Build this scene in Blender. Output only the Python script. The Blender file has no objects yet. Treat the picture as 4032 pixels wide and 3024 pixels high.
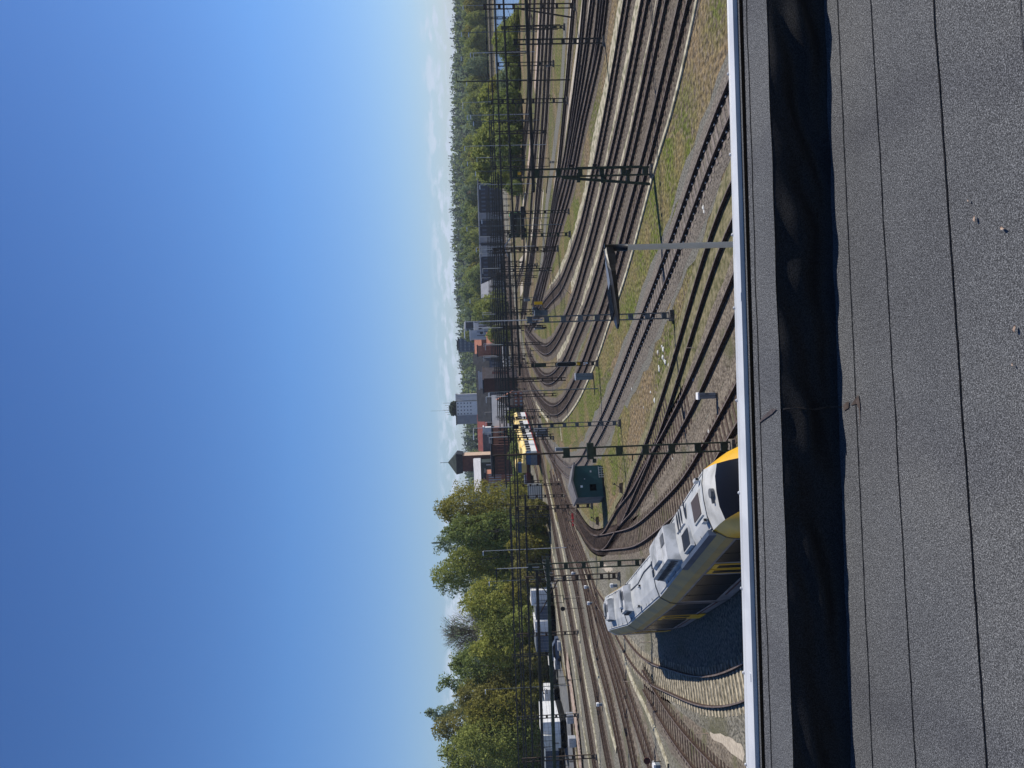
import bpy, math, random
from mathutils import Vector, Matrix, noise
R = math.radians
random.seed(7)
# ------------------------------------------------------------------ camera, sky, sun, exposure
H = 11.8                      # eye height over the rail yard
FPX = 2900.0                  # focal length in pixels of the 4032 px wide photograph
ROLL = R(2.0)
PITCH = math.atan((2016 - 1900) * math.cos(ROLL) / FPX)
sc = bpy.context.scene
col = sc.collection
fwd = Vector((0, math.cos(PITCH), -math.sin(PITCH)))
rt0 = Vector((1, 0, 0)); dn0 = Vector((0, -math.sin(PITCH), -math.cos(PITCH)))
rt = rt0 * math.cos(ROLL) + dn0 * math.sin(ROLL) * 1.0     # upright picture's right
dn = -rt0 * math.sin(ROLL) + dn0 * math.cos(ROLL)          # upright picture's down
cam = bpy.data.cameras.new('camera'); cob = bpy.data.objects.new('camera', cam); col.objects.link(cob)
cam.sensor_width = 36; cam.lens = FPX / 4032 * 36; cam.clip_end = 20000; cam.clip_start = 0.05
m = Matrix((dn, rt, -fwd)).transposed().to_4x4()           # camera held on its side
m.translation = Vector((0, 0, H)); cob.matrix_world = m
sc.camera = cob

SUN_EL, SUN_DIR = R(49), Vector((0.957, 0.29, 0)).normalized()
sv = Vector((SUN_DIR.x * math.cos(SUN_EL), SUN_DIR.y * math.cos(SUN_EL), math.sin(SUN_EL)))
L = bpy.data.lights.new('sun', 'SUN'); L.energy = 5.0; L.angle = R(0.5); L.color = (1, 0.94, 0.84)
lo = bpy.data.objects.new('sun', L); col.objects.link(lo)
lo.rotation_euler = sv.to_track_quat('Z', 'Y').to_euler(); lo.location = (30, 10, 60)

W = bpy.data.worlds.new('World'); sc.world = W; W.use_nodes = True
nt = W.node_tree; nt.nodes.clear()
def N(t, nt_=None, **k):
    n = (nt_ or nt).nodes.new(t)
    for a, v in k.items(): setattr(n, a, v)
    return n
out = N('ShaderNodeOutputWorld'); bg = N('ShaderNodeBackground'); sky = N('ShaderNodeTexSky', sky_type='NISHITA')
sky.sun_disc = False; sky.sun_elevation = SUN_EL; sky.sun_rotation = math.atan2(SUN_DIR.x, SUN_DIR.y)
sky.air_density = 1.0; sky.dust_density = 0.35; sky.ozone_density = 2.2; sky.altitude = 30
bg.inputs[1].default_value = 0.085
tc = N('ShaderNodeTexCoord'); sep = N('ShaderNodeSeparateXYZ'); nt.links.new(tc.outputs['Generated'], sep.inputs[0])
# low bank of cumulus just over the horizon: direction, stretched in azimuth
mp = N('ShaderNodeMapping'); mp.inputs['Scale'].default_value = (22, 22, 75)
nt.links.new(tc.outputs['Generated'], mp.inputs[0])
cn = N('ShaderNodeTexNoise'); cn.inputs['Scale'].default_value = 1.6; cn.inputs['Detail'].default_value = 8; cn.inputs['Roughness'].default_value = 0.55
nt.links.new(mp.outputs[0], cn.inputs['Vector'])
def ramp(inp, pts, nt_=None):
    r = N('ShaderNodeValToRGB', nt_); e = r.color_ramp.elements
    while len(e) > 1: e.remove(e[0])
    for i, (p, c) in enumerate(pts):
        x = e[0] if i == 0 else e.new(p)
        x.position = p; x.color = (c, c, c, 1) if isinstance(c, (int, float)) else (*c, 1)
    (nt_ or nt).links.new(inp, r.inputs[0]); return r
cr = ramp(cn.outputs[0], [(0.47, 0), (0.60, 1)])
band = ramp(sep.outputs[2], [(0.0, 0.35), (0.014, 0.45), (0.030, 0.75), (0.046, 0.9), (0.056, 0.55), (0.064, 0.0)])
haz = ramp(sep.outputs[2], [(0.0, 0.16), (0.028, 0.13), (0.05, 0.03), (0.07, 0.0)])
mu = N('ShaderNodeMath', operation='MULTIPLY'); nt.links.new(cr.outputs[0], mu.inputs[0]); nt.links.new(band.outputs[0], mu.inputs[1])
mxm = N('ShaderNodeMath', operation='MAXIMUM'); nt.links.new(mu.outputs[0], mxm.inputs[0]); nt.links.new(haz.outputs[0], mxm.inputs[1])
mx = N('ShaderNodeMixRGB'); mx.inputs[2].default_value = (7.5, 8.6, 10.4, 1)
tint = ramp(sep.outputs[2], [(0.0, (0.45, 0.50, 0.66)), (0.10, (0.43, 0.53, 0.70)), (0.25, (0.37, 0.55, 0.78)), (0.55, (0.275, 0.43, 0.67)), (0.68, (0.15, 0.24, 0.40)), (1.0, (0.085, 0.14, 0.24))])
tm = N('ShaderNodeMixRGB'); tm.blend_type = 'MULTIPLY'; tm.inputs[0].default_value = 1; nt.links.new(sky.outputs[0], tm.inputs[1]); nt.links.new(tint.outputs[0], tm.inputs[2])
dbl = N('ShaderNodeMixRGB'); dbl.blend_type = 'ADD'; dbl.inputs[0].default_value = 1; nt.links.new(tm.outputs[0], dbl.inputs[1]); nt.links.new(tm.outputs[0], dbl.inputs[2])
nt.links.new(mxm.outputs[0], mx.inputs[0]); nt.links.new(dbl.outputs[0], mx.inputs[1])
nt.links.new(mx.outputs[0], bg.inputs[0]); nt.links.new(bg.outputs[0], out.inputs[0])
sc.view_settings.view_transform = 'Standard'; sc.view_settings.look = 'None'; sc.view_settings.gamma = 1
sc.view_settings.exposure = 0.0
sc.cycles.max_bounces = 5; sc.cycles.diffuse_bounces = 3; sc.cycles.transparent_max_bounces = 4

# ------------------------------------------------------------------ measuring: photograph pixel -> point in the yard
def ray(px, py):
    u = (3024 - py) - 1512.0; v = px - 2016.0
    return fwd + rt * (u / FPX) + dn * (v / FPX)
def gp(px, py, z=0.0):
    d = ray(px, py); t = (z - H) / d.z
    return Vector((d.x * t, d.y * t, z))
def at(px, py, Y):
    d = ray(px, py); t = Y / d.y
    return Vector((d.x * t, Y, H + d.z * t))
K3 = 700 / 2212; K2 = 500 / 2212
Y6 = [0, 500, 1000, 1500, 2000, 2499]
def A(i, p): return [(1650 + x * K3, Y6[i - 1] + y * K3) for x, y in p]
def B(i, p): return [(2250 + x * K3, Y6[i - 1] + y * K3) for x, y in p]
CO = {1: (2000, 0), 2: (2000, 375), 3: (2000, 750), 4: (2000, 1125), 5: (2000, 1500), 6: (2000, 1875), 7: (2050, 2250), 8: (2050, 2649)}
def C(i, p): return [(CO[i][0] + x * K2, CO[i][1] + y * K2) for x, y in p]

# ------------------------------------------------------------------ materials
def mat(name, c, c2=None, scale=2.0, rough=0.8, metal=0.0, bump=0.0, bscale=None, lo_=0.4, hi=0.6, c3=None, s3=0.1, detail=4, obj=False, trans=0.0, spec=0.3, m3=(0.42, 0.58)):
    M = bpy.data.materials.new(name); M.use_nodes = True; t = M.node_tree
    b = t.nodes['Principled BSDF']; b.inputs['Roughness'].default_value = rough; b.inputs['Metallic'].default_value = metal
    b.inputs['Base Color'].default_value = (*c, 1); b.inputs['Specular IOR Level'].default_value = spec
    if trans: 
        b.inputs['Transmission Weight'].default_value = 0
        tr = t.nodes.new('ShaderNodeBsdfTranslucent'); ms = t.nodes.new('ShaderNodeMixShader'); ms.inputs[0].default_value = trans
        t.links.new(b.outputs[0], ms.inputs[1]); t.links.new(tr.outputs[0], ms.inputs[2]); t.links.new(ms.outputs[0], t.nodes['Material Output'].inputs[0])
    if c2 or bump:
        if obj: g = t.nodes.new('ShaderNodeTexCoord'); P = g.outputs['Object']
        else: g = t.nodes.new('ShaderNodeNewGeometry'); P = g.outputs['Position']
    if c2:
        n = t.nodes.new('ShaderNodeTexNoise'); n.inputs['Scale'].default_value = scale; n.inputs['Detail'].default_value = detail
        t.links.new(P, n.inputs['Vector'])
        r = ramp(n.outputs[0], [(lo_, c), (hi, c2)], t); o = r.outputs[0]
        if c3:
            n3 = t.nodes.new('ShaderNodeTexNoise'); n3.inputs['Scale'].default_value = s3; n3.inputs['Detail'].default_value = 3
            t.links.new(P, n3.inputs['Vector'])
            r3 = ramp(n3.outputs[0], [(m3[0], 0), (m3[1], 1)], t)
            mx_ = t.nodes.new('ShaderNodeMixRGB'); mx_.inputs[2].default_value = (*c3, 1)
            t.links.new(r3.outputs[0], mx_.inputs[0]); t.links.new(o, mx_.inputs[1]); o = mx_.outputs[0]
        t.links.new(o, b.inputs['Base Color'])
        if trans: t.links.new(o, tr.inputs[0])
    if bump:
        n2 = t.nodes.new('ShaderNodeTexNoise'); n2.inputs['Scale'].default_value = bscale or scale * 2; n2.inputs['Detail'].default_value = 5
        t.links.new(P, n2.inputs['Vector'])
        bp = t.nodes.new('ShaderNodeBump'); bp.inputs['Strength'].default_value = 1; bp.inputs['Distance'].default_value = bump
        t.links.new(n2.outputs[0], bp.inputs['Height']); t.links.new(bp.outputs[0], b.inputs['Normal'])
    return M
def ground_mat(name, green, dry, soil, s_big=0.12, bias=0.5):
    """grass ground: green and dry patches of several sizes with soil speckle"""
    M = bpy.data.materials.new(name); M.use_nodes = True; t = M.node_tree; b = t.nodes['Principled BSDF']; b.inputs['Roughness'].default_value = 0.95; b.inputs['Specular IOR Level'].default_value = 0.1
    P = t.nodes.new('ShaderNodeNewGeometry').outputs['Position']
    def nz(s, d=4, stretch=None):
        n = t.nodes.new('ShaderNodeTexNoise'); n.inputs['Scale'].default_value = s; n.inputs['Detail'].default_value = d
        t.links.new(P, n.inputs['Vector']); return n.outputs[0]
    a = ramp(nz(s_big, 6), [(bias - 0.09, 0), (bias + 0.09, 1)], t)
    m1 = t.nodes.new('ShaderNodeMixRGB'); m1.inputs[1].default_value = (*green, 1); m1.inputs[2].default_value = (*dry, 1); t.links.new(a.outputs[0], m1.inputs[0])
    c_ = ramp(nz(2.6, 8), [(0.46, 0), (0.62, 1)], t)
    m2 = t.nodes.new('ShaderNodeMixRGB'); m2.inputs[2].default_value = (*soil, 1); t.links.new(c_.outputs[0], m2.inputs[0]); t.links.new(m1.outputs[0], m2.inputs[1])
    v = ramp(nz(3.6, 9), [(0.34, 0.38), (0.5, 0.95), (0.66, 1.6)], t)
    m3 = t.nodes.new('ShaderNodeMixRGB'); m3.blend_type = 'MULTIPLY'; m3.inputs[0].default_value = 1; t.links.new(m2.outputs[0], m3.inputs[1]); t.links.new(v.outputs[0], m3.inputs[2])
    t.links.new(m3.outputs[0], b.inputs['Base Color'])
    bp = t.nodes.new('ShaderNodeBump'); bp.inputs['Distance'].default_value = 0.12; t.links.new(nz(5, 5), bp.inputs['Height']); t.links.new(bp.outputs[0], b.inputs['Normal'])
    return M
M = {}
M['ground'] = ground_mat('ground', (0.10, 0.115, 0.03), (0.21, 0.155, 0.09), (0.16, 0.13, 0.095))
M['grass'] = ground_mat('meadow', (0.10, 0.125, 0.022), (0.19, 0.15, 0.07), (0.15, 0.13, 0.075), 0.22, 0.52)
M['gravel'] = mat('gravel', (0.07, 0.066, 0.052), (0.30, 0.28, 0.235), 6, 0.95, bump=0.06, bscale=9, lo_=0.36, hi=0.66, c3=(0.115, 0.11, 0.065), s3=0.22, detail=6, m3=(0.5, 0.7))
M['gravel_grey'] = mat('gravel_grey', (0.075, 0.072, 0.062), (0.235, 0.225, 0.195), 8, 0.95, bump=0.06, bscale=9, lo_=0.36, hi=0.66, detail=6)
M['ballast_brown'] = mat('ballast_brown', (0.056, 0.045, 0.036), (0.205, 0.17, 0.135), 8, 0.95, bump=0.06, bscale=9, lo_=0.36, hi=0.68, detail=6)
M['ballast_grey'] = mat('ballast_grey', (0.075, 0.065, 0.055), (0.24, 0.21, 0.18), 9, 0.95, bump=0.06, bscale=10, lo_=0.36, hi=0.66, detail=6)
M['ballast_rust'] = mat('ballast_rust', (0.07, 0.056, 0.044), (0.27, 0.23, 0.185), 7, 0.95, bump=0.06, bscale=9, lo_=0.34, hi=0.68, detail=6, c3=(0.10, 0.10, 0.05), s3=0.4, m3=(0.55, 0.7))
M['sand'] = mat('sand', (0.15, 0.15, 0.085), (0.46, 0.41, 0.31), 1.7, 0.95, bump=0.05, bscale=5, lo_=0.38, hi=0.56, detail=7)
M['sandpale'] = mat('sandpale', (0.38, 0.33, 0.27), (0.5, 0.44, 0.36), 4, 0.95, bump=0.02, bscale=9, detail=6)
M['wood'] = mat('sleeper_wood', (0.035, 0.023, 0.018), (0.11, 0.078, 0.064), 4, 0.9)
M['conc'] = mat('sleeper_concrete', (0.22, 0.19, 0.135), (0.50, 0.435, 0.32), 3.5, 0.9, detail=7)
M['conc_dull'] = mat('sleeper_dull', (0.15, 0.125, 0.112), (0.24, 0.205, 0.185), 3, 0.9)
M['railshade_stain'] = mat('rail_shade_dust', (0.010, 0.008, 0.007), (0.030, 0.023, 0.018), 5, 0.9)  # near-black: the rails' shade put into the colour, along with grime
M['mossydry'] = mat('overgrown_ballast', (0.085, 0.085, 0.035), (0.23, 0.20, 0.12), 3.0, 0.95, bump=0.06, bscale=6, detail=8, lo_=.36, hi=.64)
M['rail'] = mat('rail_rust', (0.035, 0.022, 0.016), (0.075, 0.048, 0.036), 6, 0.8)
M['railtop'] = mat('rail_head', (0.15, 0.11, 0.09), (0.22, 0.175, 0.15), 3, 0.5, metal=0.2)
M['curb'] = mat('cable_trough', (0.27, 0.245, 0.17), (0.54, 0.50, 0.38), 2.2, 0.9, detail=7)
M['plank'] = mat('plank', (0.33, 0.24, 0.19), (0.50, 0.40, 0.33), 2.2, 0.85)
M['green_steel'] = mat('green_steel', (0.022, 0.034, 0.024), (0.045, 0.058, 0.036), 3, 0.6)
M['rust_steel'] = mat('rust_steel', (0.035, 0.026, 0.020), (0.075, 0.052, 0.038), 3, 0.7)
M['dark_steel'] = mat('dark_steel', (0.02, 0.021, 0.02), (0.045, 0.043, 0.036), 3, 0.6)
M['grey_steel'] = mat('grey_steel', (0.07, 0.085, 0.095), (0.13, 0.15, 0.165), 3, 0.5)
M['galv'] = mat('galvanised', (0.36, 0.375, 0.41), (0.46, 0.475, 0.51), 5, 0.42, metal=0.15)
M['polepale'] = mat('pale_galvanised', (0.78, 0.79, 0.81), (0.85, 0.86, 0.88), 5, 0.35, metal=0.0)
M['deadblack'] = mat('matt_black', (0.003, 0.003, 0.003), rough=1.0, spec=0.0)
M['alu'] = mat('aluminium', (0.53, 0.545, 0.58), (0.62, 0.635, 0.665), 4, 0.45, metal=0.1, bump=0.0006, bscale=30)
M['black'] = mat('black', (0.008, 0.009, 0.011), (0.018, 0.019, 0.022), 6, 0.5)
M['lampblack'] = mat('lamp_black', (0.012, 0.013, 0.016), (0.022, 0.024, 0.028), 12, 0.42)
M['lampgrey'] = mat('lamp_grey', (0.12, 0.13, 0.15), (0.15, 0.16, 0.18), 12, 0.42)
M['wire'] = mat('wire', (0.02, 0.02, 0.02))
M['insul'] = mat('insulator', (0.05, 0.035, 0.03), rough=0.3)
M['white'] = mat('white_paint', (0.70, 0.71, 0.73), (0.80, 0.80, 0.81), 1.5, 0.5)
M['offwhite'] = mat('off_white', (0.55, 0.55, 0.52), (0.68, 0.68, 0.66), 1.2, 0.6)
M['greybox'] = mat('grey_cabinet', (0.17, 0.20, 0.235), (0.21, 0.24, 0.27), 2, 0.5)
M['hutgreen'] = mat('hut_green', (0.012, 0.055, 0.062), (0.018, 0.072, 0.078), 1.4, 0.55)
M['hutroof'] = mat('hut_roof', (0.14, 0.135, 0.14), (0.19, 0.18, 0.18), 1.5, 0.7)
M['yellow'] = mat('yellow_paint', (0.80, 0.44, 0.012), (0.70, 0.38, 0.012), 1.2, 0.35, spec=0.5)
M['yellowdirtshade'] = mat('dirty_shaded_yellow', (0.26, 0.20, 0.10), (0.46, 0.30, 0.085), 0.9, 0.5, detail=6, lo_=0.35, hi=0.7)  # train yellow dulled for the shaded flank as well as for dirt
M['silver'] = mat('train_roof_silver', (0.36, 0.375, 0.385), (0.50, 0.515, 0.525), 0.8, 0.5, metal=0.1, detail=8, lo_=0.36, hi=0.58, c3=(0.34, 0.34, 0.34), s3=0.35, m3=(0.58, 0.74))
M['trainwhite'] = mat('dirty_white', (0.36, 0.36, 0.345), (0.56, 0.56, 0.55), 1.4, 0.45, detail=7, lo_=0.35, hi=0.6)
M['trainside'] = mat('train_side', (0.17, 0.15, 0.155), (0.27, 0.245, 0.255), 1.6, 0.45, detail=7)
M['unit'] = mat('roof_unit', (0.27, 0.28, 0.29), (0.52, 0.53, 0.55), 1.6, 0.6, detail=7)
M['unitdark'] = mat('roof_unit_dark', (0.07, 0.075, 0.085), (0.12, 0.125, 0.135), 3, 0.6)
M['glass'] = mat('dark_glass', (0.006, 0.007, 0.010), rough=0.22, spec=0.28)
M['red'] = mat('red_paint', (0.42, 0.03, 0.03), (0.32, 0.025, 0.025), 2, 0.5)
M['darkred'] = mat('dark_red', (0.10, 0.02, 0.02), (0.07, 0.016, 0.018), 2, 0.6)
M['blue'] = mat('blue_paint', (0.02, 0.06, 0.14), (0.03, 0.07, 0.15), 2, 0.5)
M['cream'] = mat('cream_yellow', (0.78, 0.58, 0.18), (0.80, 0.62, 0.30), 0.8, 0.5)
M['brick'] = mat('brick', (0.20, 0.065, 0.042), (0.27, 0.095, 0.062), 1.2, 0.9)
M['brickdark'] = mat('brick_dark', (0.085, 0.038, 0.032), (0.12, 0.052, 0.042), 1.0, 0.9)
M['orange'] = mat('orange_brick', (0.42, 0.17, 0.10), (0.50, 0.22, 0.14), 0.8, 0.9)
M['redroof'] = mat('red_roof', (0.17, 0.045, 0.038), (0.23, 0.065, 0.052), 0.6, 0.8)
M['tile'] = mat('roof_tile', (0.34, 0.13, 0.085), (0.44, 0.19, 0.12), 1.0, 0.8)
M['slate'] = mat('slate', (0.014, 0.016, 0.021), (0.03, 0.033, 0.04), 0.8, 0.6)
M['slateb'] = mat('slate_blue', (0.05, 0.07, 0.115), (0.075, 0.10, 0.15), 0.8, 0.6)
M['greywall'] = mat('grey_wall', (0.24, 0.25, 0.28), (0.29, 0.30, 0.33), 0.5, 0.8)
M['palewall'] = mat('pale_wall', (0.50, 0.50, 0.52), (0.58, 0.58, 0.60), 0.5, 0.8)
M['navy'] = mat('navy_wall', (0.02, 0.025, 0.042), (0.035, 0.04, 0.06), 0.3, 0.6)
M['copper'] = mat('copper_green', (0.022, 0.03, 0.026), (0.05, 0.06, 0.05), 0.5, 0.6)
M['beige'] = mat('beige_wall', (0.50, 0.35, 0.25), (0.58, 0.42, 0.31), 0.8, 0.9)
M['asphalt'] = mat('asphalt', (0.11, 0.115, 0.125), (0.16, 0.165, 0.17), 1.2, 0.9)
M['bark'] = mat('bark', (0.11, 0.095, 0.08), (0.20, 0.18, 0.155), 2, 0.9)
for n_, c_, d_ in (('leaf_olive', (0.115, 0.105, 0.024), (0.048, 0.050, 0.013)), ('leaf_green', (0.118, 0.128, 0.036), (0.046, 0.056, 0.015)),
                   ('leaf_mid', (0.090, 0.108, 0.034), (0.034, 0.046, 0.014)), ('leaf_bright', (0.150, 0.155, 0.035), (0.066, 0.078, 0.016)),
                   ('leaf_grey', (0.085, 0.105, 0.062), (0.045, 0.06, 0.034)), ('leaf_dark', (0.042, 0.055, 0.038), (0.02, 0.03, 0.02)),
                   ('leaf_brown', (0.100, 0.094, 0.030), (0.055, 0.052, 0.018))):
    k_ = 3.0 if n_ != 'leaf_dark' else 1.7; M[n_] = mat(n_, tuple(v * k_ * 1.25 for v in d_), tuple(min(.4, v * k_) for v in c_), 1.1, 0.75, lo_=0.30, hi=0.60, trans=0.38, detail=5, spec=0.15)

# ------------------------------------------------------------------ mesh helpers
class MB:
    def __init__(s): s.v = []; s.f = []; s.m = []; s.mi = 0
    def quad(s, a, b, c, d):
        n = len(s.v); s.v += [tuple(a), tuple(b), tuple(c), tuple(d)]; s.f.append((n, n + 1, n + 2, n + 3)); s.m.append(s.mi)
    def poly(s, pts):
        n = len(s.v); s.v += [tuple(p) for p in pts]; s.f.append(tuple(range(n, n + len(pts)))); s.m.append(s.mi)
    def hexa(s, lo4, hi4):
        n = len(s.v); s.v += [tuple(p) for p in lo4] + [tuple(p) for p in hi4]
        for f in ((3, 2, 1, 0), (4, 5, 6, 7), (0, 1, 5, 4), (1, 2, 6, 5), (2, 3, 7, 6), (3, 0, 4, 7)):
            s.f.append(tuple(n + i for i in f)); s.m.append(s.mi)
    def box(s, c, sz, rz=0.0, taper=1.0):
        cx, cy, cz = c; x, y, z = sz[0] / 2, sz[1] / 2, sz[2] / 2; ca, sa = math.cos(rz), math.sin(rz)
        def P(a, b, d, k): a *= k; b *= k; return (cx + a * ca - b * sa, cy + a * sa + b * ca, cz + d)
        s.hexa([P(-x, -y, -z, 1), P(x, -y, -z, 1), P(x, y, -z, 1), P(-x, y, -z, 1)], [P(-x, -y, z, taper), P(x, -y, z, taper), P(x, y, z, taper), P(-x, y, z, taper)])
    def bar(s, a, b, w, h=None, up=Vector((0, 0, 1))):
        a = Vector(a); b = Vector(b); h = h or w; d = (b - a)
        if d.length < 1e-6: return
        d.normalize(); sx = d.cross(up)
        if sx.length < 1e-3: sx = d.cross(Vector((0, 1, 0)))
        sx.normalize(); sy = sx.cross(d); sx = sx * w / 2; sy = sy * h / 2
        s.hexa([a - sx - sy, a + sx - sy, a + sx + sy, a - sx + sy], [b - sx - sy, b + sx - sy, b + sx + sy, b - sx + sy])
    def tube(s, pts, r, n=6, cap=True):
        pts = [Vector(p) for p in pts]; rr = r if isinstance(r, (list, tuple)) else [r] * len(pts); base = len(s.v)
        for i, p in enumerate(pts):
            d = (pts[min(i + 1, len(pts) - 1)] - pts[max(i - 1, 0)]).normalized()
            u = d.cross(Vector((0, 0, 1)))
            if u.length < 1e-2: u = d.cross(Vector((0, 1, 0)))
            u.normalize(); w = u.cross(d)
            for k in range(n):
                a = 2 * math.pi * k / n; s.v.append(tuple(p + (u * math.cos(a) + w * math.sin(a)) * rr[i]))
        for i in range(len(pts) - 1):
            for k in range(n):
                k2 = (k + 1) % n; s.f.append((base + i * n + k, base + i * n + k2, base + (i + 1) * n + k2, base + (i + 1) * n + k)); s.m.append(s.mi)
        if cap:
            s.f.append(tuple(base + k for k in range(n))); s.m.append(s.mi)
            s.f.append(tuple(base + (len(pts) - 1) * n + k for k in reversed(range(n)))); s.m.append(s.mi)
    def loft(s, rings, closed=True, caps=True):
        base = len(s.v); n = len(rings[0])
        for r_ in rings: s.v += [tuple(p) for p in r_]
        for i in range(len(rings) - 1):
            for k in range(n if closed else n - 1):
                k2 = (k + 1) % n; s.f.append((base + i * n + k, base + i * n + k2, base + (i + 1) * n + k2, base + (i + 1) * n + k)); s.m.append(s.mi)
        if caps and closed:
            s.f.append(tuple(base + k for k in reversed(range(n)))); s.m.append(s.mi)
            s.f.append(tuple(base + (len(rings) - 1) * n + k for k in range(n))); s.m.append(s.mi)
    def build(s, name, m, parent=None, smooth=False):
        me = bpy.data.meshes.new(name); off = origin(parent) if parent else Vector((0, 0, 0))
        me.from_pydata([(x - off.x, y - off.y, z - off.z) for x, y, z in s.v], [], s.f)
        ms = m if isinstance(m, (list, tuple)) else [m]
        for q in ms: me.materials.append(M[q] if isinstance(q, str) else q)
        if len(ms) > 1: me.polygons.foreach_set('material_index', s.m)
        if smooth: me.polygons.foreach_set('use_smooth', [True] * len(me.polygons))
        me.update()
        o = bpy.data.objects.new(name, me); col.objects.link(o)
        if parent: o.parent = parent
        return o
def origin(o):
    v = Vector((0, 0, 0))
    while o: v += o.location; o = o.parent
    return v
def tag(o, label=None, cat=None, group=None, kind=None):
    for k, v in (('label', label), ('category', cat), ('group', group), ('kind', kind)):
        if v: o[k] = v
    return o
def thing(name, loc, label, cat, group=None):
    o = bpy.data.objects.new(name, None); col.objects.link(o); o.location = loc; o.empty_display_size = 0.3
    return tag(o, label, cat, group)
def dup(o, loc, rz=0.0, scale=None, label=None, group=None):
    r_ = o.copy(); col.objects.link(r_); r_.location = loc; r_.rotation_euler = (0, 0, rz)
    if scale: r_.scale = scale if not isinstance(scale, (int, float)) else (scale,) * 3
    if label: r_['label'] = label
    if group: r_['group'] = group
    for ch in list(o.children):
        c = ch.copy(); col.objects.link(c); c.parent = r_
        for g in ch.children:
            d = g.copy(); col.objects.link(d); d.parent = c
    return r_
def catmull(p, step):
    P = [p[0] * 2 - p[1]] + list(p) + [p[-1] * 2 - p[-2]]; o = []
    for i in range(1, len(P) - 2):
        a, b, c, d = P[i - 1:i + 3]; n = max(1, int((c - b).length / step))
        for k in range(n):
            t = k / n
            o.append(0.5 * ((2 * b) + (c - a) * t + (2 * a - 5 * b + 4 * c - d) * t * t + (3 * b - a - 3 * c + d) * t ** 3))
    o.append(P[-2]); return o
def resample(p, step):
    o = [p[0]]; need = step
    for a, b in zip(p, p[1:]):
        l = (b - a).length; s0 = 0.0
        while l - s0 >= need and l > 0: s0 += need; o.append(a.lerp(b, s0 / l)); need = step
        need -= (l - s0)
    return o
def smooth(p, it):
    for _ in range(it): p = [p[0]] + [(p[i - 1] + p[i] * 2 + p[i + 1]) / 4 for i in range(1, len(p) - 1)] + [p[-1]]
    return p
def path(px, z=0.0, ext0=0, ext1=0, it=8, step=1.5):
    p = [gp(x, y, z) for x, y in px]
    for q in p: q.z = 0
    if ext0: p = [p[0] + (p[0] - p[1]).normalized() * ext0] + p
    if ext1: p = p + [p[-1] + (p[-1] - p[-2]).normalized() * ext1]
    return smooth(resample(catmull(p, 0.5), step), it)
def frames(p):
    o = []
    for i, q in enumerate(p):
        d = (p[min(i + 1, len(p) - 1)] - p[max(i - 1, 0)]).normalized(); o.append((q, d, Vector((d.y, -d.x, 0))))
    return o
def ribbon(p, offs, zs):
    """section given by side offsets and heights, swept along p"""
    return [[q + n * o_ + Vector((0, 0, z_)) for o_, z_ in zip(offs, zs)] for q, d, n in frames(p)]
def ground_ribbon(name, p, w, m, z, jit=0.0, kind='structure', seed=0):
    mb = MB(); rn = random.Random(seed or hash(name) % 999); rows = []
    for q, d, n in frames(p):
        rows.append([q + n * (-w / 2 + rn.uniform(-jit, jit)) + Vector((0, 0, z)), q + n * (w / 2 + rn.uniform(-jit, jit)) + Vector((0, 0, z))])
    mb.loft(rows, closed=False); o = mb.build(name, m); return tag(o, kind=kind)
def ground_patch(name, px, m, z, jit=0.4, step=1.2, smo=3):
    p = [gp(x, y) for x, y in px]; p.append(p[0]); q = smooth(resample(p, step), smo); rn = random.Random(len(px))
    q = [v + Vector((rn.uniform(-jit, jit), rn.uniform(-jit, jit), z - v.z)) for v in q[:-1]]
    mb = MB(); mb.poly(q); o = mb.build(name, m); return tag(o, kind='structure')

# ------------------------------------------------------------------ ground
mb = MB(); mb.quad((-5800, -140, 0), (5800, -140, 0), (5800, 8700, 0), (-5800, 8700, 0))
tag(mb.build('ground', 'ground'), kind='structure')
# stony areas of the yard
ground_patch('gravel_field', [(3050, 1000), (2860, 1180), (2760, 1380), (2640, 1600), (2560, 1760), (2500, 1860), (2440, 1960), (2420, 2090), (2330, 2200), (2200, 2060), (2080, 1800), (2030, 1640), (1990, 1640), (2010, 1900), (2160, 2420), (2240, 2700), (2290, 3040), (2290, 3600), (3300, 3600), (3300, 700)], 'gravel', 0.004)
ground_patch('gravel_field', [(2230, 1950), (2300, 1950), (2380, 2030), (2420, 2000), (2390, 2130), (2300, 2120)], 'grass', 0.008)
ground_patch('meadow', C(4, [(1600, 1240), (1990, 320)]) + B(2, [(760, 1640), (1180, 60), (1560, 60), (1400, 700), (1080, 1640)]) + B(3, [(600, 1200), (300, 1659)]) + B(4, [(0, 800), (-100, 500), (210, 0)]), 'grass', 0.004, jit=0.3)
ground_patch('meadow', B(4, [(480, 860), (330, 980), (230, 1080), (420, 1090), (520, 1500), (640, 900), (760, 500), (700, 200), (560, 500)]), 'grass', 0.012, jit=0.3)
ground_patch('meadow', C(1, [(870, 0), (1000, 0), (930, 700), (900, 1659), (780, 1659), (840, 700)]), 'grass', 0.004, jit=0.3)
ground_patch('meadow', C(3, [(1050, 250), (1280, 60), (1150, 800), (1080, 950), (850, 1340), (700, 1500), (880, 800)]), 'grass', 0.004, jit=0.3)
ground_patch('meadow', C(4, [(640, 440), (830, 600), (980, 600), (860, 800), (720, 960), (560, 960), (440, 820)]), 'grass', 0.004, jit=0.2)
def gpz(px, z): return [gp(x, y, z) for x, y in px]
ground_patch('meadow', C(5, [(950, 700), (1400, 60), (1600, 60), (1620, 500), (1380, 800), (1100, 1150), (950, 1100), (820, 800)]), 'grass', 0.006, jit=0.3)
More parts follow.
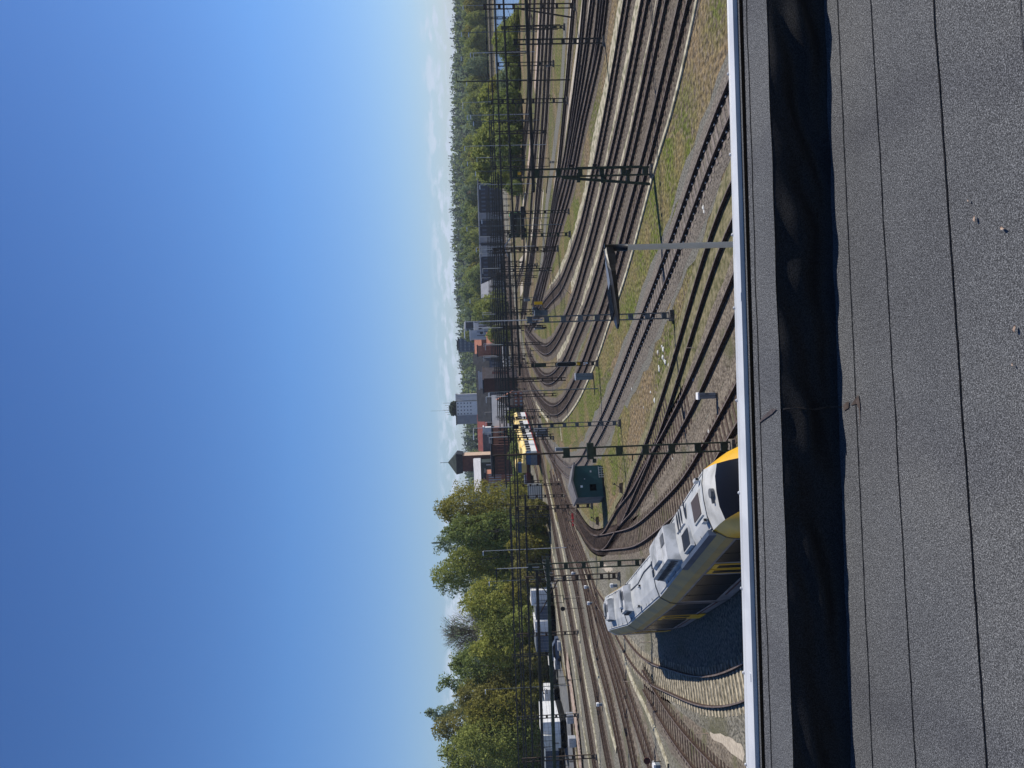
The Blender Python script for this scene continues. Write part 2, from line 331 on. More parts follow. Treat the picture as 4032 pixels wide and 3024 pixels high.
# pale sandy strips between the curved tracks
SAND = [(C(1, [(2000, 0), (1900, 500), (1800, 1000), (1720, 1659)]) + C(2, [(1560, 500), (1450, 1200)]) + C(3, [(1350, 100), (1180, 750), (1020, 1200), (850, 1600)]) + C(4, [(720, 100)]), 1.6),
        (B(1, [(830, 0), (720, 600), (600, 1200)]) + C(2, [(1900, 0), (1740, 700), (1650, 1250)]) + C(3, [(1560, 100), (1400, 700), (1270, 1100)]) + C(4, [(1090, 60)]), 1.7),
        (B(1, [(1080, 0), (930, 600), (780, 1200), (700, 1600)]) + C(2, [(1990, 1000), (1880, 1500)]) + C(3, [(1790, 400), (1620, 800), (1400, 1659)]) + C(4, [(1300, 250), (1190, 600), (1060, 900), (960, 1100), (850, 1250)]), 1.9)]
for i, (px, w) in enumerate(SAND): ground_ribbon('sand_strip', path(px, 0, 20, 0), w * 1.3, 'sand', 0.010, 0.18, seed=i + 3)
M['mossy'] = mat('mossy_gravel', (0.10, 0.12, 0.06), (0.21, 0.20, 0.14), 2.2, 0.95, bump=0.05, bscale=5, detail=7)
ground_ribbon('mossy_strip', path(B(1, [(1300, 0), (1110, 830), (920, 1600)]) + B(2, [(800, 500), (640, 1100)]) + C(3, [(1880, 900), (1700, 1500)]) + C(4, [(1560, 300), (1380, 700), (1220, 1100), (1150, 1280)]), 0, 20, 0), 1.9, 'mossy', 0.012, 0.2)
ground_patch('sand_patch', B(6, [(1715, 1140), (1760, 1180), (2170, 1380), (2180, 1640), (1900, 1520), (1740, 1400)]), 'sandpale', 0.014, jit=0.12, step=0.6)
ground_patch('sand_patch', C(6, [(1530, 1480), (1640, 1530), (1900, 1640), (1700, 1659)]), 'sandpale', 0.012, jit=0.15, step=0.8)
ground_patch('service_yard', A(5, [(1440, 100), (1560, 900), (1640, 1500)]) + A(6, [(1700, 100), (1850, 700), (1960, 1659), (1400, 1659), (1380, 700)]) + A(5, [(1360, 1200), (1300, 300)]), 'asphalt', 0.004, jit=0.1)

# ------------------------------------------------------------------ railway tracks
GA = 0.7525
def track(label, px, bal='ballast_brown', slp='wood', ext0=0, ext1=0, it=10, near=True, bw=1.75, group=None, spacing=0.62, z0=0.0, sw=0.12):
    p = path(px, 0.1, ext0, ext1, it); base = p[0].copy()
    t = thing('railway_track', base, label, 'railway track', group)
    mb = MB(); rn = random.Random(len(label)); rows = []
    for q, d, n in frames(p):
        j1, j2 = rn.uniform(-.15, .15), rn.uniform(-.15, .15)
        rows.append([q + n * o_ + Vector((0, 0, z_ + z0)) for o_, z_ in ((-bw - 0.3 + j1, 0.013), (-bw + 0.3, 0.075), (bw - 0.3, 0.075), (bw + 0.3 + j2, 0.013))])
    mb.loft(rows, closed=False); mb.build('ballast', bal, t)
    far = (p[0].y + p[-1].y) / 2 > 170
    if slp:
        sp = MB(); s = spacing * (1 if not far else 2)
        for q, d, n in frames(resample(p, s)):
            if q.y > 240 or ('overgrown' in label and q.x > -1.5): continue
            a = math.atan2(n.y, n.x); sp.box((q.x, q.y, 0.07 + z0), (2.5 + rn.uniform(-.06, .06), 0.25, 0.07 if near else 0.05), a + rn.uniform(-.012, .012))
        if sp.v: tag(sp.build('sleeper', slp, t), kind='stuff')
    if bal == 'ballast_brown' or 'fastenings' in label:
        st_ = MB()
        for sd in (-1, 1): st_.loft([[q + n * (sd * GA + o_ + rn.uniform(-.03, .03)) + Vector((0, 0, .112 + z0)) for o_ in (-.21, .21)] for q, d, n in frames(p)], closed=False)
        st_.build('shaded_oily_ballast', 'railshade_stain', t)  # dark ribbons paint in the shade beside each rail, over dirty ballast
    for sd in (-1, 1):
        r_ = MB()
        prof = ((-0.075, 0.105), (-0.07, 0.12), (-0.014, 0.135), (-0.014, 0.232), (-0.038, 0.245), (-0.038, 0.288), (0.038, 0.288), (0.038, 0.245), (0.014, 0.232), (0.014, 0.135), (0.07, 0.12), (0.075, 0.105)) if near else ((-0.05, 0.10), (-0.040, 0.30), (0.040, 0.30), (0.05, 0.10))
        rings = [[q + n * (sd * GA + o_) + Vector((0, 0, z_ + z0)) for o_, z_ in prof] for q, d, n in frames(p)]
        k = 5 if near else 1; nn = len(prof); b0 = len(r_.v)
        r_.loft(rings)
        for fi, f in enumerate(r_.f):
            if len(f) == 4 and fi < (len(rings) - 1) * nn and fi % nn == k: r_.m[fi] = 1
        r_.build('rail', ['rail', 'railtop'], t)
    return p
RT = 'curved tracks of the right hand yard'
TP = {}
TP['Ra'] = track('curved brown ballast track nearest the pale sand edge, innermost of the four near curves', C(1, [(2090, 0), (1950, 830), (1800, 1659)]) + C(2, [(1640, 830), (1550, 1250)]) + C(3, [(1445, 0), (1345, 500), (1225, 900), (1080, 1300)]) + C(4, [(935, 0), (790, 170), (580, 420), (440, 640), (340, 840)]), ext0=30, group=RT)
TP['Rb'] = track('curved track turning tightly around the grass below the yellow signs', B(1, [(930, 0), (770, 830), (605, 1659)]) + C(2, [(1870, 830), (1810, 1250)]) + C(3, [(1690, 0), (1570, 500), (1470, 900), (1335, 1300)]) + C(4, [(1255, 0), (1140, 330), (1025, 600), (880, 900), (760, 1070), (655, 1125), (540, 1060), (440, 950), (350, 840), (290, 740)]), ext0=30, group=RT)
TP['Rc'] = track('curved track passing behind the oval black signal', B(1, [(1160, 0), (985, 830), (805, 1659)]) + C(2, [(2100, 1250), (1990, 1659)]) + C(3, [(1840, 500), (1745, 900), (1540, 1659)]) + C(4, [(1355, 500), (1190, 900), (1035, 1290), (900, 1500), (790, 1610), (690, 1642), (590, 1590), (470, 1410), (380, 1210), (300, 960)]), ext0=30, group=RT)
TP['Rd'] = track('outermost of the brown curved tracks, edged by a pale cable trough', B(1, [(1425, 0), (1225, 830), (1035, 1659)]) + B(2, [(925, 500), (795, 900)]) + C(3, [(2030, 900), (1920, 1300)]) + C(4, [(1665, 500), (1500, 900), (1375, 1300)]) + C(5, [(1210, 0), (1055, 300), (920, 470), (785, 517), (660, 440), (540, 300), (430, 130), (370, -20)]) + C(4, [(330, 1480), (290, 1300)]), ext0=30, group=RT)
TP['T1'] = track('straight dark track with visible fastenings crossing the middle of the yard', B(1, [(2100, 1000)]) + B(2, [(1835, 0), (1325, 1400)]) + B(3, [(1265, 0), (920, 850), (595, 1659)]) + B(4, [(415, 500), (218, 870)]) + C(5, [(1425, 1220), (1300, 1450), (1190, 1570), (1080, 1600), (960, 1510), (860, 1400), (740, 1240), (640, 1080), (570, 900), (520, 700)]), 'ballast_grey', 'conc_dull', ext0=20, it=7)
mb = MB()
for q, d, n in frames(resample(TP['T1'], .62)):
    if q.y > 110: continue
    for sd in (-1, 1):
        for e in (-.11, .11): c_ = q + n * (sd * GA + e * 1.15); mb.box((c_.x, c_.y, .14), (.07, .07, .05), math.atan2(n.y, n.x))
t1_ = [o for o in bpy.data.objects if o.name.startswith('railway_track') and 'fastenings' in o['label']][0]; tag(mb.build('fastening', 'offwhite' if 'offwhite' in M else 'conc', t1_), kind='stuff')
TP['S1'] = track('rusty siding overgrown with grass beside the scattered white stones', B(2, [(2350, 300), (2050, 830)]) + B(3, [(1755, 0), (1250, 1659)]) + B(4, [(1070, 600), (995, 820), (860, 1130), (740, 1400), (640, 1659)]) + B(5, [(520, 230), (440, 400), (310, 440), (190, 340), (60, 120)]), 'mossydry', 'wood', ext0=10, it=5)
TP['S2'] = track('rusty siding joining the overgrown siding at the switch', B(3, [(2230, 100), (1877, 920), (1555, 1659)]) + B(4, [(1320, 540), (1130, 880), (940, 1200), (780, 1500)]) + B(5, [(640, 60), (540, 220)]), 'ballast_rust', 'wood', ext0=10, it=4)
TP['S3'] = track('rusty curved track right beside the yellow nosed train', B(4, [(2300, -100), (1905, 620), (1700, 950), (1480, 1330)]) + B(5, [(1200, 30), (830, 340), (590, 400), (310, 430), (180, 330), (60, 110)]) + C(6, [(1160, 760), (1080, 590), (1000, 380), (930, 150), (880, 0)]) + C(5, [(780, 1350), (700, 1180), (620, 1000), (560, 800)]), 'ballast_rust', 'wood', ext0=12, it=5)
TP['K'] = track('curved track with pale concrete sleepers left of the train shadow', [(3300, 2450), (3100, 2590)] + B(6, [(2130, 630), (1800, 720), (1500, 690), (1200, 560), (1000, 500), (800, 320), (690, 160), (600, 0)]) + [(2400, 2420), (2340, 2330)] + C(6, [(1330, 1400), (1180, 1050), (1060, 700)]), 'gravel', 'conc', it=6, spacing=0.6)
TP['L1'] = track('rusty track branching left off the pale sleeper curve', B(6, [(900, 560), (1045, 810), (1180, 1060), (1420, 1380), (1655, 1659), (2000, 2000)]), 'ballast_rust', 'wood', ext1=10)
LT = 'parallel main tracks on the left'
TP['M5'] = track('last main track before the pale curving path', C(8, [(2250, 1500), (2060, 900), (1900, 500), (1740, 0)]) + C(7, [(1580, 1300), (1480, 1050), (1350, 650), (1260, 300), (1200, 0)]) + C(6, [(1230, 1300), (1110, 900), (1000, 450), (900, 0)]), 'ballast_rust', 'wood', ext0=12, group=LT)
TP['M4'] = track('main track between the grey gravel strip and the last main track', C(8, [(2010, 1659), (1880, 950), (1750, 500), (1620, 0)]) + C(7, [(1480, 1300), (1380, 950), (1290, 600), (1200, 300), (1130, 0)]) + C(6, [(1160, 1300), (1030, 850), (930, 450), (850, 0)]), 'ballast_rust', 'wood', ext0=12, group=LT)
TP['M3'] = track('main track right of the short white marker posts', C(8, [(1800, 1659), (1680, 1000), (1560, 500), (1470, 0)]) + C(7, [(1370, 1659), (1290, 1200), (1220, 800), (1150, 400), (1080, 0)]) + C(6, [(1090, 1200), (980, 800), (880, 400), (790, 0)]), 'ballast_rust', 'wood', ext0=12, group=LT)
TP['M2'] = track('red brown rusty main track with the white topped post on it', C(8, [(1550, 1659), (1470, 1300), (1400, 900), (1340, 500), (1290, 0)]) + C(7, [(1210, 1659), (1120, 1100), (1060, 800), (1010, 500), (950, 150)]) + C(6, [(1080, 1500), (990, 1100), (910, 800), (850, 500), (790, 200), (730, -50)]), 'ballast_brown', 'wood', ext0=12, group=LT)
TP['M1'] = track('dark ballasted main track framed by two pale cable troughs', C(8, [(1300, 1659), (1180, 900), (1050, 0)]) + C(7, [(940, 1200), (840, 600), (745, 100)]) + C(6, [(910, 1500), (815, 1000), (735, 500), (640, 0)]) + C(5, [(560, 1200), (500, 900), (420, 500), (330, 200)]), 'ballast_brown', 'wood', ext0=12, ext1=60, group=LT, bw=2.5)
TP['M0'] = track('leftmost main track beside the fence and plank walkway', C(8, [(960, 1659), (880, 700), (825, 0)]) + C(7, [(740, 1200), (660, 600), (590, 100)]) + C(6, [(760, 1500), (670, 1000), (580, 500), (520, 0)]) + C(5, [(430, 1300), (330, 800), (250, 400), (200, 100)]), 'ballast_rust', None, ext0=12, ext1=60, group=LT, bw=1.25)
# inner fan on the right, seen flat: each its own track
FAN = [([(1720, 0), (1640, 700), (1560, 1100), (1430, 1659)], [(1310, 500), (1180, 1250), (1080, 1659)], [(960, 400), (850, 800), (740, 1200), (630, 1659)], 'black ballast track on the near edge of the distant fan'),
       ([(1620, 0), (1560, 600), (1480, 1100), (1370, 1659)], [(1250, 500), (1110, 1250), (1010, 1659)], [(920, 300), (820, 700), (720, 1150), (600, 1600)], 'second track of the distant fan, meeting the near edge track'),
       ([(1490, 0), (1400, 700), (1330, 1200), (1250, 1659)], [(1170, 500), (1030, 1250), (960, 1659)], [(880, 200), (800, 600), (700, 1100), (590, 1500)], 'third track of the distant fan between pale strips'),
       ([(1350, 0), (1290, 700), (1220, 1200), (1170, 1659)], [(1110, 400), (1000, 1200), (860, 1659)], [(840, 0), (770, 600), (690, 1100), (560, 1560)], 'fourth track of the distant fan along the grey gravel strip'),
       ([(1160, 0), (1110, 600), (1060, 1200), (1020, 1659)], [(980, 400), (900, 1250), (840, 1659)], [(820, 50), (760, 500), (600, 1500)], 'track between two pale strips beyond the lattice mast'),
       ([(790, 0), (760, 600), (720, 1200), (700, 1659)], [(670, 500), (600, 1250), (570, 1659)], [(540, 200), (500, 700), (440, 1200), (370, 1659)], 'dark track along the bright green strip'),
       ([(720, 0), (690, 600), (650, 1200), (640, 1659)], [(600, 500), (560, 1250)], [(500, 100), (460, 700), (400, 1200), (330, 1659)], 'track hidden in shade behind the bright green strip'),
       ([(650, 0), (620, 600), (590, 1200), (560, 1659)], [(530, 500), (490, 900), (460, 1300)], [(420, 100), (390, 600), (350, 1200), (300, 1659)], 'distant track between two sand coloured strips'),
       ([(590, 0), (560, 600), (530, 1200), (500, 1659)], [(480, 500), (410, 1100), (370, 1400)], [(330, 50), (270, 500), (290, 1150), (200, 1500)], 'farthest but two of the distant tracks'),
       ([(470, 0), (450, 600), (430, 1200), (400, 1659)], [(350, 500), (300, 900), (250, 1300)], [(200, 50), (160, 400)], 'farthest but one of the distant tracks'),
       ([(390, 0), (380, 600), (360, 1200), (350, 1659)], [(320, 400), (260, 900), (240, 1200)], [(190, 100), (150, 300)], 'farthest distant track below the bushes')]
for i, (a_, b_, c_, lb) in enumerate(FAN):
    q = path(C(1, a_) + C(2, b_) + C(3, c_), 0.1, 60, 20, 12, 3)
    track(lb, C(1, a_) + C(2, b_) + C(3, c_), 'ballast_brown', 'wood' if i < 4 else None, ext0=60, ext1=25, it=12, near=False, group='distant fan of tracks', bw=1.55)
for i, (px, w, mt) in enumerate([(C(1, [(1310, 0), (1240, 600), (1190, 900), (1150, 1300), (1110, 1659)]) + C(2, [(1060, 200), (980, 800), (930, 1300), (890, 1659)]), 1.3, 'sandpale'),
        (C(1, [(1440, 0), (1370, 600), (1300, 1000)]), 1.3, 'sandpale'), (C(1, [(1580, 0), (1500, 600)]), 1.3, 'sandpale'),
        (C(1, [(1110, 0), (1070, 600), (1020, 1200), (985, 1659)]) + C(2, [(950, 500), (850, 1300), (800, 1659)]) + C(3, [(760, 400), (700, 800)]), 1.0, 'sandpale'),
        (C(1, [(830, 0), (800, 600)]), 0.8, 'sandpale'), (C(1, [(620, 200), (580, 700), (560, 1200), (540, 1659)]) + C(2, [(510, 500), (480, 900)]), 2.0, 'sandpale'),
        (C(1, [(680, 200), (660, 700), (640, 1200), (620, 1659)]) + C(2, [(600, 300), (570, 800), (530, 1250), (500, 1659)]) + C(3, [(480, 200), (430, 700), (400, 900)]), 2.2, 'sandpale'),
        (C(1, [(540, 200), (520, 700), (490, 1200), (460, 1659)]), 2.4, 'plank'), (C(3, [(340, 0), (250, 300)]), 2.4, 'sandpale'), (C(3, [(330, 950), (280, 1200), (200, 1300)]), 3, 'sandpale'),
        (C(4, [(260, 0), (210, 120)]), 3.0, 'sandpale'), (C(3, [(620, 0), (590, 400), (560, 800)]), 1.0, 'sandpale'),
        (C(2, [(400, 600), (380, 1000), (340, 1300)]), 2.5, 'plank')]):
    ground_ribbon('sand_strip', path(px, 0, 0, 0, 8, 2), w, mt, 0.016, 0.12, seed=40 + i)
ground_ribbon('gravel_strip', path(C(1, [(1010, 300), (960, 1000), (940, 1659)]) + C(2, [(860, 500), (790, 1100), (740, 1500)]) + C(3, [(680, 200), (640, 700), (600, 1200), (540, 1600)]), 0, 30, 0), 3.2, 'gravel_grey', 0.012, 0.15)
ground_ribbon('gravel_strip', [q + n * 2.25 for q, d, n in frames(TP['T1'])] , .7, 'gravel_grey', 0.008, 0.3)
ground_ribbon('gravel_strip', [q - n * 2.3 for q, d, n in frames(TP['T1'])] , .8, 'gravel_grey', 0.009, 0.35)
ground_ribbon('gravel_strip', path(C(8, [(2110, 1100), (2030, 700), (1960, 450), (1900, 250)]), 0, 20), 2.0, 'gravel_grey', 0.012, 0.2)
ground_patch('gravel_field', [(2140, 1690), (2088, 1500), (2052, 1300), (2024, 1100), (2004, 900), (1992, 650), (1935, 650), (1938, 1000), (1950, 1300), (1985, 1600), (2010, 1700)], 'gravel', 0.006, .3, 3)
for k in range(7):
    track('far main track winding away past the brick gable, counted from the town side: ' + ('first', 'second', 'third', 'fourth', 'fifth', 'sixth', 'seventh')[k], [(2066 + 9 * k, 1650), (2030 + 7.5 * k, 1500), (2002 + 6 * k, 1300), (1980 + 5 * k, 1100), (1963 + 4 * k, 900), (1950 + 3.5 * k, 650)], ('ballast_rust', 'ballast_brown')[k % 2], None, it=12, near=False, group='far main tracks', bw=1.6)
for k in range(4): ground_ribbon('sand_strip', path([(2060 + 17 * k, 1600), (2034 + 14 * k, 1500), (2006 + 11 * k, 1300)], 0, 0, 0, 6, 3), .9, 'sandpale', 0.03, .1, seed=70 + k)
# cable troughs: low concrete channels
def trough(label, px, w=0.32, ext0=0, m_='curb', it=5):
    p = path(px, 0, ext0, 0, it, 1.0); mb = MB(); mb.loft(ribbon(p, (-w / 2, -w / 2, w / 2, w / 2), (0.012, 0.11, 0.11, 0.012)), closed=False)
    o = mb.build('cable_trough', m_); return tag(o, label, 'cable trough')
trough('pale concrete cable trough along the outer edge of the brown curved tracks', B(1, [(1575, 0), (1400, 830), (1185, 1659)]) + B(2, [(1100, 300), (930, 950), (740, 1659)]) + C(4, [(1940, 200), (1780, 620), (1600, 1180)]) + C(5, [(1370, 60), (1240, 330), (1080, 570), (960, 700)]), 0.3, 30)
trough('pale cable trough right of the dark ballasted main track', C(8, [(1390, 1659), (1290, 1000), (1190, 450), (1110, 0)]) + C(7, [(1050, 1300), (970, 900), (890, 450), (800, 0)]) + C(6, [(1000, 1500), (910, 1050), (830, 750), (770, 450), (700, 150), (650, 0)]), 0.6, 10)
trough('pale cable trough left of the dark ballasted main track', C(8, [(1210, 1659), (1080, 850), (960, 0)]) + C(7, [(880, 1300), (770, 700), (650, 50)]) + C(6, [(820, 1500), (740, 1100), (700, 880)]), 0.45, 10)
trough('pale kerb between the plank walkway and the parking yard', C(8, [(1000, 1659), (920, 1000), (850, 500), (790, 0)]) + C(7, [(740, 1400), (650, 800), (570, 250), (500, 0)]) + C(6, [(700, 1450), (620, 1000), (550, 600), (480, 250)]), 0.3, 10)
trough('pale cable trough between the third and fourth main tracks', C(8, [(1680, 1350), (1560, 950), (1470, 500), (1340, 30)]) + C(7, [(1300, 1659), (1190, 1080)]), 0.6)
trough('pale cable trough winding past the hut towards the train tail', C(7, [(1340, 560), (1250, 370), (1180, 160), (1120, 0)]) + C(6, [(1300, 1500), (1220, 1200), (1160, 950), (1080, 700), (1010, 450), (940, 250), (880, 0)]), 0.45)
trough('curving pale path of trough lids left of the branching track', B(6, [(650, 250), (700, 420), (770, 600), (950, 950), (1120, 1370), (1220, 1659)]), 0.42, 0)
trough('short pale trough below the tight curve, left of the lamp mast', C(5, [(495, 380), (560, 500), (720, 720)]), 0.55)
trough('pale trough in the grass right of the grey cabinet', C(5, [(915, 800), (945, 1000), (950, 1130)]), 0.3)
# plank walkway
p = path(C(8, [(1080, 1659), (1040, 1250), (1000, 900), (970, 700), (930, 400), (870, 0)]) + C(7, [(830, 1500)]), 0, 12, 0, 4, 0.5)
t = thing('walkway', p[0], 'pinkish timber plank walkway beside the leftmost main track', 'walkway'); mb = MB()
for i, (q, d, n) in enumerate(frames(resample(p, 0.31))):
    mb.box((q.x + random.uniform(-.03, .03), q.y, 0.26 + random.uniform(-.01, .01)), (3.0 + random.uniform(-.08, .08), 0.285, 0.09), math.atan2(n.y, n.x) + random.uniform(-.02, .02))
tag(mb.build('plank', 'plank', t), kind='stuff')
mb = MB(); mb.hexa([(-5900, -150, -1), (5900, -150, -1), (5900, 8800, -1), (-5900, 8800, -1)][::1], [(-5900, -150, 75), (5900, -150, 75), (5900, 8800, 75), (-5900, 8800, 75)])
hm = bpy.data.materials.new('haze'); hm.use_nodes = True; ht = hm.node_tree; ht.nodes.clear(); ho = ht.nodes.new('ShaderNodeOutputMaterial'); hv = ht.nodes.new('ShaderNodeVolumePrincipled')
hv.inputs['Color'].default_value = (0.80, 0.88, 1.0, 1); hv.inputs['Density'].default_value = 0.00014; hv.inputs['Anisotropy'].default_value = 0.2; ht.links.new(hv.outputs[0], ho.inputs['Volume'])
tag(mb.build('haze', hm), kind='stuff')
# ------------------------------------------------------------------ the roof we stand on
ZP, ZR = H - 1.28, H - 1.52
def lerp2(a, b, n): return [(a[0] + (b[0] - a[0]) * i / n, a[1] + (b[1] - a[1]) * i / n) for i in range(n + 1)]
def rline(v0, v1, z, ya=-900, yb=3900, n=120, wob=0.0, seed=1):
    """a line along the roof: picture column v0 at y=0 and v1 at y=3024, laid at height z"""
    rn = random.Random(seed); o = []
    for i in range(n + 1):
        y = ya + (yb - ya) * i / n; v = v0 + (v1 - v0) * y / 3024
        q = gp(v, y, z); q.y += wob * noise.noise(Vector((y * 0.004, seed, 0))); o.append(q)
    return o
def felt_mat():
    m_ = bpy.data.materials.new('roof_felt'); m_.use_nodes = True; t = m_.node_tree; b = t.nodes['Principled BSDF']; b.inputs['Roughness'].default_value = .9; b.inputs['Specular IOR Level'].default_value = .15
    P = t.nodes.new('ShaderNodeNewGeometry').outputs['Position']
    def nz(sc_, d=2):
        n = t.nodes.new('ShaderNodeTexNoise'); n.inputs['Scale'].default_value = sc_; n.inputs['Detail'].default_value = d; t.links.new(P, n.inputs['Vector']); return n.outputs[0]
    def mul(a, b_):
        x = t.nodes.new('ShaderNodeMixRGB'); x.blend_type = 'MULTIPLY'; x.inputs[0].default_value = 1; t.links.new(a, x.inputs[1]); t.links.new(b_, x.inputs[2]); return x.outputs[0]
    g = ramp(nz(260, 3), [(.36, (.028, .029, .031)), (.50, (.088, .090, .096)), (.62, (.185, .19, .198)), (.74, (.40, .405, .41))], t)
    st = ramp(nz(1.1, 7), [(.30, (.80, .81, .84)), (.5, (.97, .98, 1.0)), (.70, (1.12, 1.11, 1.09))], t)
    rn_ = t.nodes.new('ShaderNodeTexWave'); rn_.inputs['Scale'].default_value = .35; rn_.inputs['Distortion'].default_value = 9; rn_.inputs['Detail'].default_value = 4; t.links.new(P, rn_.inputs['Vector'])
    pd = ramp(rn_.outputs[0], [(.0, (.88, .88, .9)), (.25, (1, 1, 1)), (1, (1, 1, 1))], t)
    t.links.new(mul(mul(g.outputs[0], st.outputs[0]), pd.outputs[0]), b.inputs['Base Color'])
    bp = t.nodes.new('ShaderNodeBump'); bp.inputs['Distance'].default_value = .0018; t.links.new(nz(160, 2), bp.inputs['Height']); t.links.new(bp.outputs[0], b.inputs['Normal']); return m_
M['felt'] = felt_mat()
M['feltshade'] = mat('roof_felt_shaded', (0.006, 0.006, 0.0065), (0.022, 0.022, 0.024), 220, 0.6, bump=0.0015, bscale=200, detail=2, spec=0.14)  # roof felt with the shade of the parapet face darkened into its colour
M['bitumen'] = mat('bitumen', (0.010, 0.009, 0.009), (0.022, 0.018, 0.017), 30, 0.5)
M['tar'] = mat('tar_patch', (0.060, 0.047, 0.044), (0.085, 0.068, 0.064), 40, 0.6)
bldg_ = thing('flat_roof', gp(3300, 1512, 0), 'dark grey felt covered flat roof in the foreground with parapet and bright metal edge', 'roof')
near = rline(3017, 3123, ZP, wob=0.012, seed=2)               # upper inner edge of the parapet
far = rline(2900, 2990, ZP)
mb = MB(); mb.loft([[a_, a_.lerp(b_, 0.33) , a_.lerp(b_, 0.66), b_ + Vector((0, 0, 0.004))] for a_, b_ in zip(near, far)], closed=False)
mb.build('parapet_top', 'felt', bldg_)
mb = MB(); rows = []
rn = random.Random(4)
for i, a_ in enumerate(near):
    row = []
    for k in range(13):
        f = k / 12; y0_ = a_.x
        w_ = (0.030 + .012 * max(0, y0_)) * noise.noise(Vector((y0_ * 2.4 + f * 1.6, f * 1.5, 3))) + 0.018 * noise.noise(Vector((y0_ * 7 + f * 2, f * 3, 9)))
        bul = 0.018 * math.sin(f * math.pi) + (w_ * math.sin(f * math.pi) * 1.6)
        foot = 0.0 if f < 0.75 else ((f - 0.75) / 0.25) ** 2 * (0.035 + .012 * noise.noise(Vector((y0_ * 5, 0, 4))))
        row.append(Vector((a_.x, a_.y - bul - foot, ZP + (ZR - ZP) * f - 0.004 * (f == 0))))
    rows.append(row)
mb.loft(rows, closed=False); mb.build('parapet_face', 'feltshade', bldg_, True)
# flat roof: overlapping felt sheets, each lap a little proud with a bitumen bead
laps = [(3301, 3440), (3432, 3610), (3680, 3889), (4020, 4250), (4700, 4980)]
prev = [Vector((v.x, v.y + 0.02, ZR)) for v in near]
for i, (a0, a1) in enumerate(laps):
    z_ = ZR + (0.0015 if i < 3 else 0.0)
    ln = rline(a0, a1, ZR, wob=0.006, seed=10 + i)
    mb = MB(); mb.loft([[Vector((p_.x, p_.y, z_)), Vector((q_.x, q_.y, z_))] for p_, q_ in zip(prev, ln)], closed=False); mb.build('felt_sheet', 'felt', bldg_)
    mb = MB(); ww = (0.0012, 0.0014, 0.0016, 0.0012, .002)[i]
    mb.loft([[q_ + Vector((0, -ww - 0.001 * math.sin(j * 1.7), 0.003)), q_ + Vector((0, 0, 0.0062 if i < 3 else .003)), q_ + Vector((0, ww, 0.003))] for j, q_ in enumerate(ln)], closed=False)
    mb.build('lap_seam', 'bitumen', bldg_); prev = ln
mb = MB(); mb.loft([[Vector((p_.x, p_.y, ZR)), Vector((p_.x, p_.y - 6, ZR))] for p_ in prev], closed=False); mb.build('felt_sheet', 'felt', bldg_)
ln = rline(2941, 3040, ZP, wob=0.012, seed=5); mb = MB()
mb.loft([[q_ + Vector((0, -0.002, 0.001)), q_ + Vector((0, 0, 0.0045)), q_ + Vector((0, 0.002, 0.001))] for q_ in ln], closed=False); mb.build('lap_seam', 'bitumen', bldg_)
def spot(pts, z, name='tar_patch', m_='tar'):
    mb = MB(); mb.poly([gp(x, y, z + 0.0058) for x, y in pts]); mb.build(name, m_, bldg_)
F5 = lambda p: [(2800 + x * 1232 / 2212, 1000 + y * 924 / 1659) for x, y in p]
spot(F5([(1040, 995), (1052, 1060), (1050, 1260), (1045, 1100), (1030, 1060), (985, 1070)]), ZR)
spot(F5([(975, 1045), (970, 1090), (935, 1110), (935, 1065), (960, 1045)]), ZR)
spot(F5([(430, 1095), (462, 1095), (430, 1130), (330, 1200), (350, 1170), (380, 1135)]), ZP)
mb = MB(); fa = gp(*F5([(560, 1095)])[0], ZP)
for k in range(18):   # cross fold in the parapet covering
    f = k / 18.0; g_ = (k + 1) / 18.0; xx = gp(3060, 1610, ZP).x
    def fy(f): return near[60].y - 0.028 - 0.018 * math.sin(f * math.pi) - (0 if f < .75 else ((f - .75) / .25) ** 2 * .035)
    mb.bar((xx + 0.004 * math.sin(f * 9), fy(f), ZP + (ZR - ZP) * f), (xx + 0.004 * math.sin(g_ * 9), fy(g_), ZP + (ZR - ZP) * g_), 0.006, 0.006)
mb.build('cross_seam', 'bitumen', bldg_)
# building mass below
zw = -0.0
a_, b_ = far[0], far[-1]
mb = MB(); mb.hexa([(a_.x, a_.y - 0.03, 0), (a_.x, -8, 0), (b_.x, -8, 0), (b_.x, b_.y - 0.03, 0)], [(a_.x, a_.y - 0.03, ZR - 0.25), (a_.x, -8, ZR - 0.25), (b_.x, -8, ZR - 0.25), (b_.x, b_.y - 0.03, ZR - 0.25)])
mb.build('facade', 'greywall', bldg_)
mb = MB(); mb.loft([[Vector((q.x, q.y + 0.01, ZP - 0.002)), Vector((q.x, q.y + 0.01, ZR - 0.3))] for q in far], closed=False); mb.build('parapet_outer_face', 'greywall', bldg_)
# metal edge strip
o_ = rline(2858, 2934, ZP + 0.012); i_ = rline(2886, 2976, ZP + 0.024)
def mixp(a, b, f, z): return Vector((a.x + (b.x - a.x) * f, a.y + (b.y - a.y) * f, z))
mb = MB(); rows = []
for a_, b_ in zip(o_, i_):
    rows.append([Vector((a_.x, a_.y + 0.004, ZP - 0.10)), Vector((a_.x, a_.y + 0.002, ZP + 0.006)), mixp(a_, b_, 0.42, ZP + 0.024), mixp(a_, b_, 0.46, ZP + 0.027), mixp(a_, b_, 0.50, ZP + 0.024), mixp(a_, b_, 1.0, ZP + 0.026), mixp(a_, b_, 1.0, ZP - 0.004) + Vector((0, 0.008, 0))])
mb.loft(rows, closed=False); fl = mb.build('edge_flashing', 'alu', bldg_)
mb = MB(); mb.loft([[b_ + Vector((0, 0.010, -0.002 - 0.024 + 0.003)), b_ + Vector((0, -0.066, 0.003 - 0.024 + 0.002))] for b_ in i_], closed=False); mb.build('lip_shade_strip', 'deadblack', bldg_)  # black strip painting the shade of the flashing's backlit inner lip
